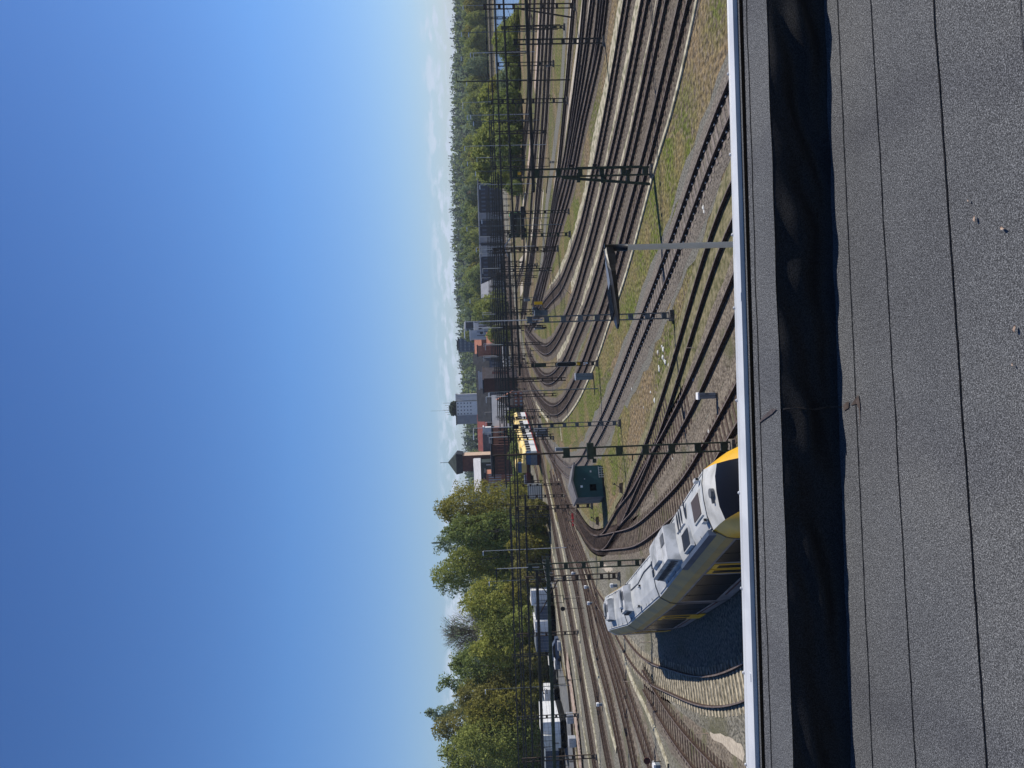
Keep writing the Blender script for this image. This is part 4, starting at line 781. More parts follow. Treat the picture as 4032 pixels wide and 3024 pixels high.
for x0, x1, y, lb in ((2300, 2321, 2311, 'upper of two between the third and fourth main track'), (2312, 2335, 2375, 'lower of two between the third and fourth main track'), (2250, 2268, 2257, 'seen under the green crossbeam'),
        (2348, 2372, 2773, 'between the rusty main tracks at the left'), (2402, 2430, 2305, 'right beside the train roof'), (2248, 2262, 1957, 'small one beside the trough')):
    b = gp(x1, y); h = max(.45, at(x0, y, b.y).z); t = thing('marker_post', b, 'short white topped marker post, ' + lb, 'marker post', 'white marker posts')
    mb = MB(); mb.box((b.x, b.y, h * .45), (.26, .22, h * .9)); mb.build('body', 'greybox', t)
    mb = MB(); mb.box((b.x, b.y, h * .8), (.34, .30, h * .4), 0, .95); mb.build('cap', 'white', t)
b = gp(2604, 2998); t = thing('stop_sign', b, 'round dark red disc sign with pale strokes on a post beside a white box', 'sign')
def disc(c_, r_, y_, th=.03, n=24): return [[Vector((c_.x + r_ * math.cos(2 * math.pi * k / n), y_ + th * j, c_.z + r_ * math.sin(2 * math.pi * k / n))) for k in range(n)] for j in (0, 1)]
c_ = at(2547, 2995, b.y); mb = MB(); mb.loft(disc(c_, .245, b.y - .05)); dsk = mb.build('disc', 'darkred', t)
mb = MB()
for (dx, dz, w_, h_) in ((-.075, .06, .05, .10), (-.075, -.06, .05, .10), (.075, .0, .03, .26), (.0, 0, .24, .025), (.13, .0, .03, .2)): mb.box((c_.x + dx, b.y - .055, c_.z + dz), (w_, .008, h_))
mb.build('emblem', 'black', dsk)
mb = MB(); mb.tube([(b.x, b.y, 0), (b.x, b.y, c_.z)], .03, 8); mb.build('post', 'rust_steel', t)
b2 = gp(2600, 3015); t = thing('point_motor', b2, 'white topped box beside the round red sign', 'point motor'); mb = MB(); mb.box((b2.x, b2.y, .22), (.36, .5, .36)); mb.build('body', 'greybox', t)
mb = MB(); mb.box((b2.x, b2.y, .46), (.46, .6, .14), 0, .94); mb.build('lid', 'white', t)
b = gp(2302, 2394); c_ = at(2216, 2397, b.y); t = thing('round_sign', b, 'round black sign disc seen from behind on a thin rusty post beyond the train', 'sign')
mb = MB(); mb.loft(disc(c_, .29, b.y - .04)); mb.build('disc', 'black', t); mb = MB(); mb.tube([(b.x, b.y, 0), (b.x, b.y, c_.z + .1)], .035, 8); mb.build('post', 'rust_steel', t)
for (x1, y, x0, lb) in ((2290, 2349, 2229, 'tall, next to the dark trough'), (2410, 2760, 2387, 'lying low in the gravel'), (2495, 2683, 2455, 'across the pale path'), (2788, 2889, 2740, 'beside the sand patch'), (2560, 2528, 2520, 'left of the train shadow'), (2582, 1947, 2550, 'beside the switch rails'), (2742, 1370, 2705, 'rusty pink, between the sidings')):
    b = gp(x1, y); h = at(x0, y, b.y).z; t = thing('stake', b, 'thin weathered stake, ' + lb, 'stake', 'thin stakes between the tracks')
    mb = MB(); mb.tube([(b.x, b.y, 0), (b.x + .03, b.y, h)], .022, 6); mb.tube([(b.x, b.y, 0), (b.x, b.y, .05)], .05, 6); mb.build('rod', 'plank', t)
# sun bleached stones and scraps
rn = random.Random(12)
for i, (x, y) in enumerate(B(3, [(1080, 1220), (1095, 1300), (1130, 1150), (1150, 1190), (1145, 1290), (1160, 1330), (1090, 1400), (1100, 1440), (1215, 1380), (1175, 1350), (1530, 1560)]) + B(4, [(755, 100), (1130, 350), (900, 330), (1720, 630), (1270, 950), (1505, 520), (990, 140), (1040, 240)]) + B(2, [(1620, 960), (1655, 1000), (1660, 1055), (1530, 1300)])):
    b = gp(x, y); s_ = rn.uniform(.07, .17); mb = MB(); rings = []
    for zz, k in ((0, .8), (s_ * .3, 1), (s_ * .6, .55)): rings.append([b + Vector((math.cos(a_ * math.pi / 3) * s_ * k * rn.uniform(.7, 1.6), math.sin(a_ * math.pi / 3) * s_ * k * rn.uniform(.7, 1.1), zz)) for a_ in range(6)])
    mb.loft(rings); tag(mb.build('stone', 'offwhite' if i != 1 else 'conc'), 'pale angular stone lying on the ground between the sidings', 'stone', 'pale stones between the sidings')
rn = random.Random(5)
for (x, y, lb) in ((2250 + 640 * K3, 1500 + 1330 * K3, 'rusty point lever on the gravel right of the hut shadow'), (2250 + 340 * K3, 2000 + 160 * K3, 'rusty point lever left of the hut shadow'), (2260, 2033, 'red point lever, upper of the pair beside the curve'), (2262, 2060, 'red point lever, lower of the pair beside the curve'), (2262, 2155, 'dark red point lever by the winding trough'), (2190, 2007, 'black point lever beside the trough'), (2226, 2012, 'black long point machine between main tracks'), (2180, 2053, 'black point lever between the left main tracks')):
    b = gp(x, y); t = thing('point_lever', b, lb, 'point lever'); mm = 'red' if lb.startswith('red') else 'rust_steel'
    mb = MB(); mb.box((b.x, b.y, .16), (.9, .45, .3), .3, .8); mb.build('housing', mm, t); mb = MB(); mb.tube([(b.x, b.y, .2), (b.x + .35, b.y, .7)], .03, 6); mb.tube([(b.x + .35, b.y, .7), (b.x + .4, b.y, .8)], .09, 8); mb.build('lever', 'dark_steel', t)
# green hut
b = gp(2379, 1900); hx = (gp(2376, 1841).x + gp(2379, 1958).x) / 2; hy = 74.3; hx -= .25; rz = R(23)
t = thing('hut', (hx, hy, 0), 'dark green equipment hut with low gable roof and black window', 'hut')
def L2(x, y, z): return Vector((hx + x * math.cos(rz) - y * math.sin(rz), hy + x * math.sin(rz) + y * math.cos(rz), z))
def lbox(mb, x0, x1, y0, y1, z0, z1): mb.hexa([L2(x0, y0, z0), L2(x1, y0, z0), L2(x1, y1, z0), L2(x0, y1, z0)], [L2(x0, y0, z1), L2(x1, y0, z1), L2(x1, y1, z1), L2(x0, y1, z1)])
mb = MB(); hw = 1.62; pr = [(-hw, .2), (hw, .2), (hw, 2.8), (0, 3.14), (-hw, 2.8)]
mb.loft([[L2(x, -1.2, z) for x, z in pr], [L2(x, 1.3, z) for x, z in pr]]); mb.build('wall', 'hutgreen', t)
mb = MB(); lbox(mb, -hw - .012, -hw - .003, -1.2, 1.3, .3, 2.7); mb.build('side_cladding', 'hutroof', t)
mb = MB(); lbox(mb, -hw + .05, hw - .05, -1.15, 1.25, .0, .25); mb.build('plinth', 'black', t)
for s_ in (-1, 1):
    mb = MB(); q = [(0, 3.17), (s_ * (hw + .22), 2.82), (s_ * (hw + .22), 2.98), (0, 3.38)]
    mb.loft([[L2(x, -1.75, z) for x, z in q], [L2(x, 1.55, z) for x, z in q]]); mb.build('roof', 'hutroof', t)
mb = MB(); lbox(mb, -.98, -.32, -1.215, -1.203, .85, 1.5); mb.build('window', 'deadblack', t)
mb = MB(); lbox(mb, -.62, -.40, -1.212, -1.203, 2.2, 2.42); mb.build('plate', 'white', t)
mb = MB(); lbox(mb, .2, .3, -1.212, -1.203, 1.9, 2.0); lbox(mb, .9, 1.1, -1.212, -1.203, 1.2, 1.35); mb.build('plate', 'galv', t)
mb = MB()
for k in range(5): lbox(mb, .3 + k * .24, .34 + k * .24, -1.5, -1.46, .0, .5)
lbox(mb, .25, 1.4, -1.5, -1.46, .48, .53); lbox(mb, .25, 1.4, -1.5, -1.46, .2, .24); mb.build('railing', 'galv', t)

# ------------------------------------------------------------------ the near train
c = [Vector(v) for v in ((-2.75, 21.9), (-4.4, 26.2), (-9.25, 34.75), (-13.2, 42.9), (-16.75, 52.3))]
t = thing('train', (c[2].x, c[2].y, 0), 'grey roofed railcar with yellow shoulders and yellow nose standing right below the roof edge', 'train')
dirs = [(c[i + 1] - c[i]).normalized() for i in range(4)]
SEC = [(1.34, .55), (1.43, 1.2), (1.43, 3.12), (1.38, 3.40), (1.12, 3.84), (.6, 3.97), (0, 4.0), (-.6, 3.97), (-1.12, 3.84), (-1.38, 3.40), (-1.43, 3.12), (-1.43, 1.2), (-1.34, .55)]
def station(p, d, ws=1.0, dz=0.0, zs=1.0):
    n = Vector((-d.y, d.x)); return [Vector((p.x + n.x * l * ws, p.y + n.y * l * ws, .5 + (z - .5) * zs - dz)) for l, z in SEC]
def squeeze(st_, k, low):
    for a_, b_ in ((4, 8), (5, 7)):
        m_ = (st_[a_] + st_[b_]) / 2; st_[a_] = m_ + (st_[a_] - m_) * k; st_[b_] = m_ + (st_[b_] - m_) * k
    return st_
def md(i, j): return (dirs[i] + dirs[j]).normalized()
cars = [[station(c[1], md(0, 1)), station(c[2], md(1, 2))], [station(c[2], md(1, 2)), station(c[3], md(2, 3))], [station(c[3], md(2, 3)), station(c[4] - dirs[3] * 2.6, dirs[3])]]
nose = [station(c[1], md(0, 1))] + [squeeze(station(c[1] - dirs[0] * s_, dirs[0], w_, 0, z_), max(.80, 1 - s_ * .09), 0) for s_, w_, z_ in ((.8, 1.0, .995), (1.35, .995, .98), (2.1, .98, .92), (2.7, .92, .82), (3.3, .86, .68), (3.9, .76, .5), (4.3, .62, .32))]
tail = [station(c[4] - dirs[3] * 2.6, dirs[3])] + [station(c[4] - dirs[3] * s_, dirs[3], w_, 0, z_) for s_, w_, z_ in ((1.9, 1.0, .99), (1.3, .98, .955), (.8, .95, .89), (.35, .9, .79), (0, .82, .66), (-.3, .70, .48))]
def strip_part(name, stn, idx, m_, par=None, sm=False):
    mb = MB(); mb.loft([[s_[k] for k in idx] for s_ in stn], closed=False); return mb.build(name, m_, par or t, sm)
for st_ in cars:
    n_ = 6; ss = [[a.lerp(b, f / n_) for a, b in zip(*st_)] for f in range(n_ + 1)]
    strip_part('roof', ss, (4, 5, 6, 7, 8), 'silver'); strip_part('cantrail', ss, (2, 3, 4), 'yellowdirtshade'); strip_part('cantrail', ss, (8, 9, 10), 'yellowdirtshade')
    strip_part('side_panel', ss, (0, 1, 2), 'trainside'); strip_part('side_panel', ss, (10, 11, 12), 'trainside')
strip_part('nose_roof', nose[:3], (4, 5, 6, 7, 8), 'trainwhite', sm=True); ws_ = strip_part('windscreen', nose[2:], (4, 5, 6, 7, 8), 'glass', sm=True)
strip_part('nose_shoulder', nose, (8, 9, 10, 11, 12), 'yellow', sm=True); strip_part('nose_shoulder', nose, (0, 1, 2, 3, 4), 'yellow', sm=True)
mb = MB(); mb.poly(nose[-1]); mb.build('nose_front', 'yellow', t)
strip_part('tail_roof', tail[:4], (4, 5, 6, 7, 8), 'silver'); strip_part('rear_windscreen', tail[3:], (4, 5, 6, 7, 8), 'glass', sm=True)
strip_part('tail_shoulder', tail, (8, 9, 10, 11, 12), 'trainwhite', sm=True); strip_part('tail_shoulder', tail, (0, 1, 2, 3, 4), 'trainwhite', sm=True)
mb = MB(); mb.poly(list(reversed(tail[-1]))); mb.build('tail_front', 'trainwhite', t)
mb = MB(); mb.bar(nose[4][5] + Vector((0, 0, .03)), nose[4][7] + Vector((0, 0, .03)), .28, .02, up=Vector((dirs[0].x * .5, dirs[0].y * .5, 1))); mb.build('blind', 'unitdark', ws_)
def F(i, s_, l_, z_=4.0):   # point on car i: distance along it, sideways (left positive), height
    a = (c[1], c[2], c[3])[i]; d = dirs[i + 1]; n = Vector((-d.y, d.x)); p_ = a + d * s_ + n * l_; return Vector((p_.x, p_.y, z_))
def fbox(mb, i, s0, s1, l0, l1, z0, z1, ch=0.0):
    mb.hexa([F(i, s0, l0, z0), F(i, s1, l0, z0), F(i, s1, l1, z0), F(i, s0, l1, z0)][::-1], [F(i, s0 + ch, l0 + ch * .6, z1), F(i, s1 - ch, l0 + ch * .6, z1), F(i, s1 - ch, l1 - ch * .6, z1), F(i, s0 + ch, l1 - ch * .6, z1)][::-1])
def ring_gap(i_pt, d_, off=0.0, w_=.10, m_='black', nm='car_joint', grow=1.012):
    mb = MB(); p_ = c[i_pt] + d_ * off
    mb.loft([[q for q in station(p_ - d_ * w_ / 2, d_, grow)], [q for q in station(p_ + d_ * w_ / 2, d_, grow)]], closed=False)
    for q in range(len(mb.v)): x_, y_, z_ = mb.v[q]; mb.v[q] = (x_, y_, z_ + .012)
    mb.build(nm, m_, t)
ring_gap(1, md(0, 1), 0, .07); ring_gap(2, md(1, 2), 0, .13); ring_gap(3, md(2, 3), 0, .13)
ln_ = [(c[i + 1] - c[i]).length for i in range(4)]
# windows, doors
for i, ws in ((0, ((.3, 3.1), (5.0, 9.5))), (1, ((.3, 3.55), (5.4, 8.8))), (2, ((.3, 2.5), (4.3, 6.6)))):
    for s0, s1 in ws:
        for sd in (1, -1):
            mb = MB(); fbox(mb, i, s0, s1, sd * 1.425 if sd > 0 else -1.445, sd * 1.445 if sd > 0 else -1.425, 1.35, 3.02); w_ = mb.build('window', 'glass', t)
            if sd > 0:
                mb = MB(); k = s0 + 1.6
                while k < s1 - .5: fbox(mb, i, k, k + .05, 1.445, 1.456, 1.35, 3.02); k += 1.7
                if mb.v: mb.build('window_bar', 'black', w_)
    mb = MB(); fbox(mb, i, .1, 8.5 if i < 2 else 6.6, 1.412, 1.445, 1.12, 1.2); mb.build('side_stripe', 'darkred', t)
for i, s0 in ((0, 3.35), (1, 3.75), (2, 2.75)):
    for dd in (0, .72):
        mb = MB(); fbox(mb, i, s0 + dd, s0 + dd + .62, 1.415, 1.46, .75, 3.0); dr = mb.build('door', 'yellow', t)
        mb = MB(); fbox(mb, i, s0 + dd + .12, s0 + dd + .5, 1.460, 1.468, 1.5, 2.8); mb.build('door_window', 'glass', dr)
# roof equipment
def unit(i, s0, s1, l0, l1, h=.42, name='air_unit'):
    mb = MB(); fbox(mb, i, s0, s1, l0, l1, 3.90, 4.0 + h, .16); u = mb.build(name, 'unit', t)
    mb = MB(); zz = 4.0 + h
    fbox(mb, i, s0 + .28, s0 + .95, l0 + .35, l0 + .8, zz + .004, zz + .02); fbox(mb, i, s0 + .2, s1 - .3, l0 - .0, l0 + .02, 4.03, 4.0 + h * .6); mb.build('grille', 'unitdark', u)
    mb = MB(); 
    for k in range(2): fbox(mb, i, s1 - .55, s1 - .22, l1 - .85 + k * .38, l1 - .55 + k * .38, zz + .004, zz + .03)
    mb.build('fan_opening', 'black', u)
    mb = MB(); fbox(mb, i, s0 + 1.1, s1 - .9, l0 + .2, l1 - .3, zz + .003, zz + .14, .1); mb.build('cover', 'unit', u)
    mb = MB(); k = s0 + .3
    while k < s1 - .3: fbox(mb, i, k, k + .03, l1 - .04, l1 + .012, 4.02, 4.0 + h * .7); k += .22
    mb.build('louvre', 'unitdark', u); return u
for i, L_ in ((0, 9.6), (1, 9.0), (2, 7.2)):
    k = 1.5
    while k < L_ - .6:
        mb = MB(); fbox(mb, i, k, k + .018, -1.04, 1.04, 3.86, 3.905); sm_ = mb.build('roof_seam', 'unitdark', t); k += 1.52
    for l_ in (-1.05, 1.0):
        mb = MB(); fbox(mb, i, .1, L_ - .1, l_, l_ + .04, 3.86, 3.90); mb.build('rain_strip', 'unit', t)
mb = MB(); mb.tube([F(1, .3, -.5, 4.0), F(1, 2.2, -.52, 4.0), F(1, 3.9, -.3, 4.0), F(1, 6.2, -.35, 4.02)], .028, 6); mb.build('cable_run', 'unitdark', t)
unit(0, 4.6, 8.1, -.75, .85, .46); unit(1, 6.3, 8.0, -.75, .75, .38); unit(2, 3.5, 5.4, -.7, .65, .36)
mb = MB(); fbox(mb, 0, .35, 1.6, -.55, .45, 3.98, 4.03, .03); hh = mb.build('hatch_frame', 'trainwhite', t); mb = MB(); fbox(mb, 0, .45, 1.5, -.45, .35, 4.032, 4.05); mb.build('hatch_grille', 'tar', hh)
mb = MB(); fbox(mb, 0, 2.9, 4.3, -.85, -.1, 3.98, 4.06, .05); fr = mb.build('fan_housing', 'trainwhite', t)
for k, (s_, l_) in enumerate(((3.1, -.55), (3.45, -.5), (3.8, -.45), (2.65, -.6))):
    cc = F(0, s_, l_, 4.066 if k < 3 else 4.02); mb = MB(); d = dirs[1]; n = Vector((-d.y, d.x))
    mb.poly([Vector((cc.x + n.x * .40 * math.cos(a_ * .5236) + d.x * .13 * math.sin(a_ * .5236), cc.y + n.y * .40 * math.cos(a_ * .5236) + d.y * .13 * math.sin(a_ * .5236), cc.z)) for a_ in range(12)]); mb.build('fan_opening', 'black', fr)
mb = MB(); fbox(mb, 0, 2.35, 3.6, .1, .95, 3.93, 4.07, .06); hh = mb.build('hatch_frame', 'unit', t); mb = MB(); fbox(mb, 0, 2.45, 3.5, .2, .85, 4.075, 4.085); mb.build('hatch_grille', 'black', hh)
mb = MB(); fbox(mb, 0, .2, 4.7, 1.02, 1.27, 3.72, 3.98, .05); mb.build('cable_duct', 'slateb', t)
for i, s_, l_ in ((1, 3.4, -.15), (1, 4.2, .75), (0, .2, -.95), (0, .1, 1.0 - .35)):
    mb = MB(); fbox(mb, i, s_, s_ + .32, l_, l_ + .14, 3.97, 4.13, .03); v_ = mb.build('vent', 'trainwhite', t); mb = MB(); fbox(mb, i, s_ - .012, s_ - .002, l_ + .02, l_ + .12, 4.0, 4.1); mb.build('vent_opening', 'black', v_)
h0 = c[1] - dirs[0] * 1.05; hn = Vector((-dirs[0].y, dirs[0].x)); mb = MB()
mb.tube([Vector((h0.x, h0.y, 3.93)), Vector((h0.x, h0.y, 4.08))], .17, 12); q = h0 + hn * .35; mb.bar(Vector((h0.x, h0.y, 4.0)), Vector((q.x, q.y, 3.98)), .10, .12); mb.build('horn', 'unitdark', t)
for k, (s0, i) in enumerate(((.6, 0), (7.8, 0), (7.6, 1), (5.6, 2))):   # bogies
    mb = MB(); fbox(mb, i, s0 - 1.4, s0 + 1.4, -1.2, 1.2, .35, .85); bg_ = mb.build('bogie', 'black', t)
    for ds in (-.95, .95):
        for l_ in (-.75, .75):
            p_ = F(i, s0 + ds, l_, .68); n3 = Vector((-dirs[i + 1].y, dirs[i + 1].x, 0)); mb = MB(); mb.tube([p_ - n3 * .06, p_ + n3 * .06], .42, 16); mb.build('wheel', 'dark_steel', bg_)
mb = MB(); fbox(mb, 0, .0, 9.6, -1.35, 1.35, .5, .62); fbox(mb, 1, .0, 9.0, -1.35, 1.35, .5, .62); fbox(mb, 2, .0, 7.3, -1.35, 1.35, .5, .62); mb.build('underframe', 'black', t)
d = dirs[3]; p_ = c[4] + d * .45; mb = MB(); mb.box((p_.x, p_.y, .95), (.5, .7, .35), math.atan2(d.y, d.x)); mb.box((p_.x, p_.y, .7), (.9, 1.9, .25), math.atan2(d.y, d.x)); mb.build('coupler', 'black', t)
# ------------------------------------------------------------------ far trains
def far_train(P0, P1, label, n, body=('white', 'cream', 'red'), front=True, h=4.1, shade=True):
    """P0 = near end, P1 = far end of the centreline"""
    P0 = Vector((P0[0], P0[1])); P1 = Vector((P1[0], P1[1])); d = (P1 - P0).normalized(); nn = Vector((-d.y, d.x)); Ln = (P1 - P0).length
    t = thing('train', (P0.x, P0.y, 0), label, 'train')
    def Q(s, l, z): return Vector((P0.x + d.x * s + nn.x * l, P0.y + d.y * s + nn.y * l, z))
    def bx(mb, s0, s1, l0, l1, z0, z1, c0=0, c1=0): mb.hexa([Q(s0, l0, z0), Q(s1, l0, z0), Q(s1, l1, z0), Q(s0, l1, z0)], [Q(s0 + c0, l0, z1), Q(s1 - c1, l0, z1), Q(s1 - c1, l1, z1), Q(s0 + c0, l1, z1)])
    cl = Ln / n
    for k in range(n):
        a, b = k * cl + (.25 if k else 0), (k + 1) * cl - .25
        mb = MB(); bx(mb, a, b, -1.5, 1.5, 1.0, 2.15); mb.build('side_panel', body[0], t)
        mb = MB(); bx(mb, a, b, -1.5, 1.5, .80, 1.0); mb.build('skirt_stripe', body[2], t)
        mb = MB(); bx(mb, a, b, -1.48, 1.48, 2.0, 3.1); mb.build('window_band', 'glass', t)
        mb = MB(); s_ = a + .6
        while s_ < b - .5: bx(mb, s_, s_ + .22, -1.512, 1.512, 2.15, 3.1); s_ += 2.05
        mb.build('pillar', body[0], t)
        mb = MB(); bx(mb, a, b, -1.5, 1.5, 3.1, 3.3); mb.hexa([Q(a, -1.5, 3.3), Q(b, -1.5, 3.3), Q(b, 1.5, 3.3), Q(a, 1.5, 3.3)], [Q(a, -1.0, 3.8), Q(b, -1.0, 3.8), Q(b, 1.0, 3.8), Q(a, 1.0, 3.8)]); rf = mb.build('roof', body[1], t)
        mb = MB(); bx(mb, a + cl * .25, a + cl * .55, -.7, .7, 3.8, 4.25, .3, .3); bx(mb, a + cl * .7, a + cl * .82, -.6, .6, 3.8, 4.15, .2, .2); mb.build('roof_unit', body[1], rf)
        mb = MB(); bx(mb, a + .5, b - .5, -1.3, 1.3, .3, .8); mb.build('underframe', 'black', t)
        mb = MB(); bx(mb, a + cl * .45, a + cl * .45 + 1.3, -1.515, 1.515, 1.0, 3.0); mb.build('door', 'cream', t)
    # cab front
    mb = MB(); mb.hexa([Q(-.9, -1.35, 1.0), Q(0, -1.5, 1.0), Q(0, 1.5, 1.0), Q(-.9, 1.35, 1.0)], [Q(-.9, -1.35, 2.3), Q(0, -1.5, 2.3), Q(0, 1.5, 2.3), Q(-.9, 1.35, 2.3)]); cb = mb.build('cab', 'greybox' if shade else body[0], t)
    mb = MB(); mb.hexa([Q(-.92, -1.3, 2.3), Q(0, -1.48, 2.3), Q(0, 1.48, 2.3), Q(-.92, 1.3, 2.3)], [Q(-.35, -1.2, 3.3), Q(0, -1.4, 3.3), Q(0, 1.4, 3.3), Q(-.35, 1.2, 3.3)]); mb.build('windscreen', 'blue', cb)
    mb = MB(); mb.hexa([Q(-.4, -1.3, 3.3), Q(0, -1.45, 3.3), Q(0, 1.45, 3.3), Q(-.4, 1.3, 3.3)], [Q(-.1, -1.0, 3.9), Q(0, -1.0, 3.9), Q(0, 1.0, 3.9), Q(-.1, 1.0, 3.9)]); mb.build('cab_roof', body[1], cb)
    mb = MB(); bx(mb, -1.0, 0, -1.35, 1.35, .4, 1.0); mb.build('bumper', 'darkred', cb)
    return t
def cl(px): v = gp(*px); return (v.x, v.y)
a_ = gp(2132, 1790); b_ = gp(2086, 1630)
far_train((a_.x - .6, a_.y), (b_.x - 1.0, b_.y + 6), 'yellow roofed white train with red stripe, nearer of the two standing by the brick buildings', 2)
dd = Vector((b_.x - a_.x, b_.y + 6 - a_.y)).normalized(); nn_ = Vector((-dd.y, dd.x))
v_ = gp(2088, 1838); s0 = Vector((v_.x, v_.y))
far_train((s0.x, s0.y), (s0.x + dd.x * 20, s0.y + dd.y * 20), 'yellow and dark train behind the nearer one, half hidden, with pale nose', 1, ('cream', 'cream', 'darkred'), shade=False)
w0 = s0 - dd * 9 + nn_ * .4; t = thing('wagon', (w0.x, w0.y, 0), 'low dark red wagon in front of the farther yellow train', 'wagon')
mb = MB(); mb.box((w0.x, w0.y, 1.2), (2.6, 6, .9), 0.2); mb.build('body', 'darkred', t); mb = MB(); mb.box((w0.x, w0.y - 1, 1.9), (2.2, 2.2, .6), 0.2); mb.build('load', 'greybox', t); mb = MB()
for e in (-2, 2): mb.box((w0.x, w0.y + e, .5), (2.0, .9, .7), .2)
mb.build('bogie', 'black', t)
# green works machine with small crane in the distance
b = gp(2070, 862); t = thing('rail_crane', b, 'green cabbed works machine among the portals of the middle distance', 'works vehicle')
mb = MB(); mb.box((b.x - 1.6, b.y, 2.6), (5.0, 2.6, 2.4)); mb.build('cab', 'copper', t); mb = MB(); mb.box((b.x - 1.6, b.y - 1.32, 2.9), (3.6, .05, 1.0)); mb.build('window', 'glass', t)
M['brightgreen'] = mat('bright_green', (0.10, 0.42, 0.14), rough=.5); mb = MB(); mb.box((b.x + 1.1, b.y, 2.6), (.5, 2.8, 2.6)); mb.build('cab_edge', 'brightgreen', t)
mb = MB(); mb.box((b.x - 1, b.y, .8), (7.5, 2.5, .8)); [mb.tube([(b.x + k, b.y - 1.2, .5), (b.x + k, b.y + 1.2, .5)], .45, 12) for k in (-4, -2.8, .9, 2.1)]; mb.build('chassis', 'black', t)
mb = MB(); mb.bar((b.x - 3.4, b.y, 3.0), (b.x - 6.5, b.y, 5.4), .3); mb.bar((b.x - 6.5, b.y, 5.4), (b.x - 9.0, b.y, 4.6), .22); mb.build('boom', 'galv', t)

# ------------------------------------------------------------------ lorries and cars in the yard at the left
def trailer(y0, y1, vt, vb, m_, label, D=2.55, cab=False):
    b = gp(vb, (y0 + y1) / 2); Y = b.y; xa, xb = at(vb, y1, Y).x, at(vb, y0, Y).x; h = at(vt, (y0 + y1) / 2, Y).z; t = thing('lorry_trailer', ((xa + xb) / 2, Y, 0), label, 'lorry trailer')
    mb = MB(); mb.box(((xa + xb) / 2, Y + D / 2, (1.05 + h) / 2), (xb - xa - .15, D, h - 1.05)); mb.build('body', m_, t)
    mb = MB(); mb.box(((xa + xb) / 2, Y + D / 2, .95), (xb - xa - .4, D - .4, .2)); mb.build('chassis', 'black', t)
    mb = MB()
    for k in (.18, .82):
        for e in (0, .0): mb.tube([(xa + (xb - xa) * k, Y + .05, .5), (xa + (xb - xa) * k, Y + D - .05, .5)], .5, 14)
    mb.build('wheel', 'black', t)
    mb = MB(); k = xa + .5
    while k < xb - .3: mb.box((k, Y - .008, (1.1 + h) / 2), (.05, .012, h - 1.3)); k += .62
    mb.build('side_rib', 'offwhite' if m_ in ('white', 'offwhite') else 'greybox', t)
    mb = MB(); mb.box(((xa + xb) / 2, Y + D / 2, h + .02), (xb - xa - .1, D + .06, .05)); mb.build('roof', 'white' if m_ in ('white', 'offwhite') else 'greybox', t); return t
trailer(2320, 2382, 2092, 2180, 'white', 'white trailer farthest right in the yard, behind the green portal mast', 9)
trailer(2383, 2441, 2110, 2186, 'slateb', 'dark blue grey trailer between two white ones', 9)
trailer(2442, 2494, 2108, 2190, 'white', 'white trailer behind the rusty twin legged mast', 9)
trailer(2496, 2566, 2112, 2194, 'slateb', 'dark blue trailer with gear in front, next to the small pale kiosk', 6)
trailer(2712, 2762, 2146, 2205, 'white', 'small white box van body with a dark emblem on its side', 3)
trailer(2838, 2888, 2138, 2231, 'white', 'tall white trailer, right one of the pair behind the walkway mast', 8)
trailer(2890, 2945, 2140, 2234, 'offwhite', 'tall white trailer, left one of the pair behind the walkway mast', 8)
trailer(2764, 2815, 2142, 2205, 'slateb', 'blue grey trailer between the van body and the tall white pair', 6)
trailer(2952, 3060, 2150, 2226, 'slateb', 'dark grey trailer at the left edge', 6)
b = gp(2207, 2737); mb = MB(); xx = at(2150, 2722, b.y - .02)
for dx, dz, w_, h_, a_ in ((0, 3.05, .9, .16, .5), (.25, 3.2, .5, .14, -.4), (-.35, 2.85, .35, .1, .9), (.35, 2.75, .3, .1, -.8)): mb.bar((xx.x + dx - w_ / 2, b.y - .03, dz - a_ * .15), (xx.x + dx + w_ / 2, b.y - .03, dz + a_ * .15), .02, h_)
for k in range(4): mb.box((xx.x - .36 + k * .24, b.y - .03, 2.4), (.15, .02, .22))
for o in bpy.data.objects:
    if o.get('label', '').startswith('small white box van'): mb.build('emblem', 'black', o)
def car(px, m_, label, rz=0.0, s=1.0):
    b = gp(*px); t = thing('parked_car', b, label, 'car'); ca, sa = math.cos(rz), math.sin(rz)
    def P(x, y, z): return Vector((b.x + x * ca - y * sa, b.y + x * sa + y * ca, z))
    sec = [(-2.15, .35), (-2.2, .85), (-1.3, .95), (-.75, 1.42), (.9, 1.45), (1.6, .98), (2.15, .9), (2.2, .35)]
    mb = MB(); mb.loft([[P(x, yy, z) for x, z in sec] for yy in (-.85, .85)]); mb.build('body', m_, t)
    mb = MB(); mb.loft([[P(x, yy, z) for x, z in [(-1.15, 1.0), (-.68, 1.36), (.85, 1.38), (1.38, 1.0)]] for yy in (-.86, .86)]); mb.build('window', 'glass', t)
    for k in (-1.35, 1.35):
        mb = MB(); mb.tube([P(k, -.88, .33), P(k, .88, .33)], .33, 12); mb.build('wheel', 'black', t)
car((2208, 2560), 'slateb', 'small dark car half hidden beside the pale kiosk', .1); car((2196, 2655), 'black', 'dark car parked left of the pale kiosk', .1); car((2190, 2600), 'white', 'white car between the blue trailer and the kiosk', .3)
cabinet((2206, 2617), 2184, 1.6, 'small pale blue kiosk at the edge of the parking yard', 'greybox', 'kiosk', 1.4, 'white'); cabinet((2211, 2545), 2196, 1.5, 'low pale grey bin beside the yard kerb', 'galv', 'storage_bin', 1.0)
cabinet((2262, 2832), 2232, 1.3, 'pale grey container bin before the tall white trailers, right one', 'galv', 'storage_bin', 1.0); cabinet((2272, 2925), 2240, 1.3, 'pale grey container bin before the tall white trailers, left one', 'galv', 'storage_bin', 1.0)
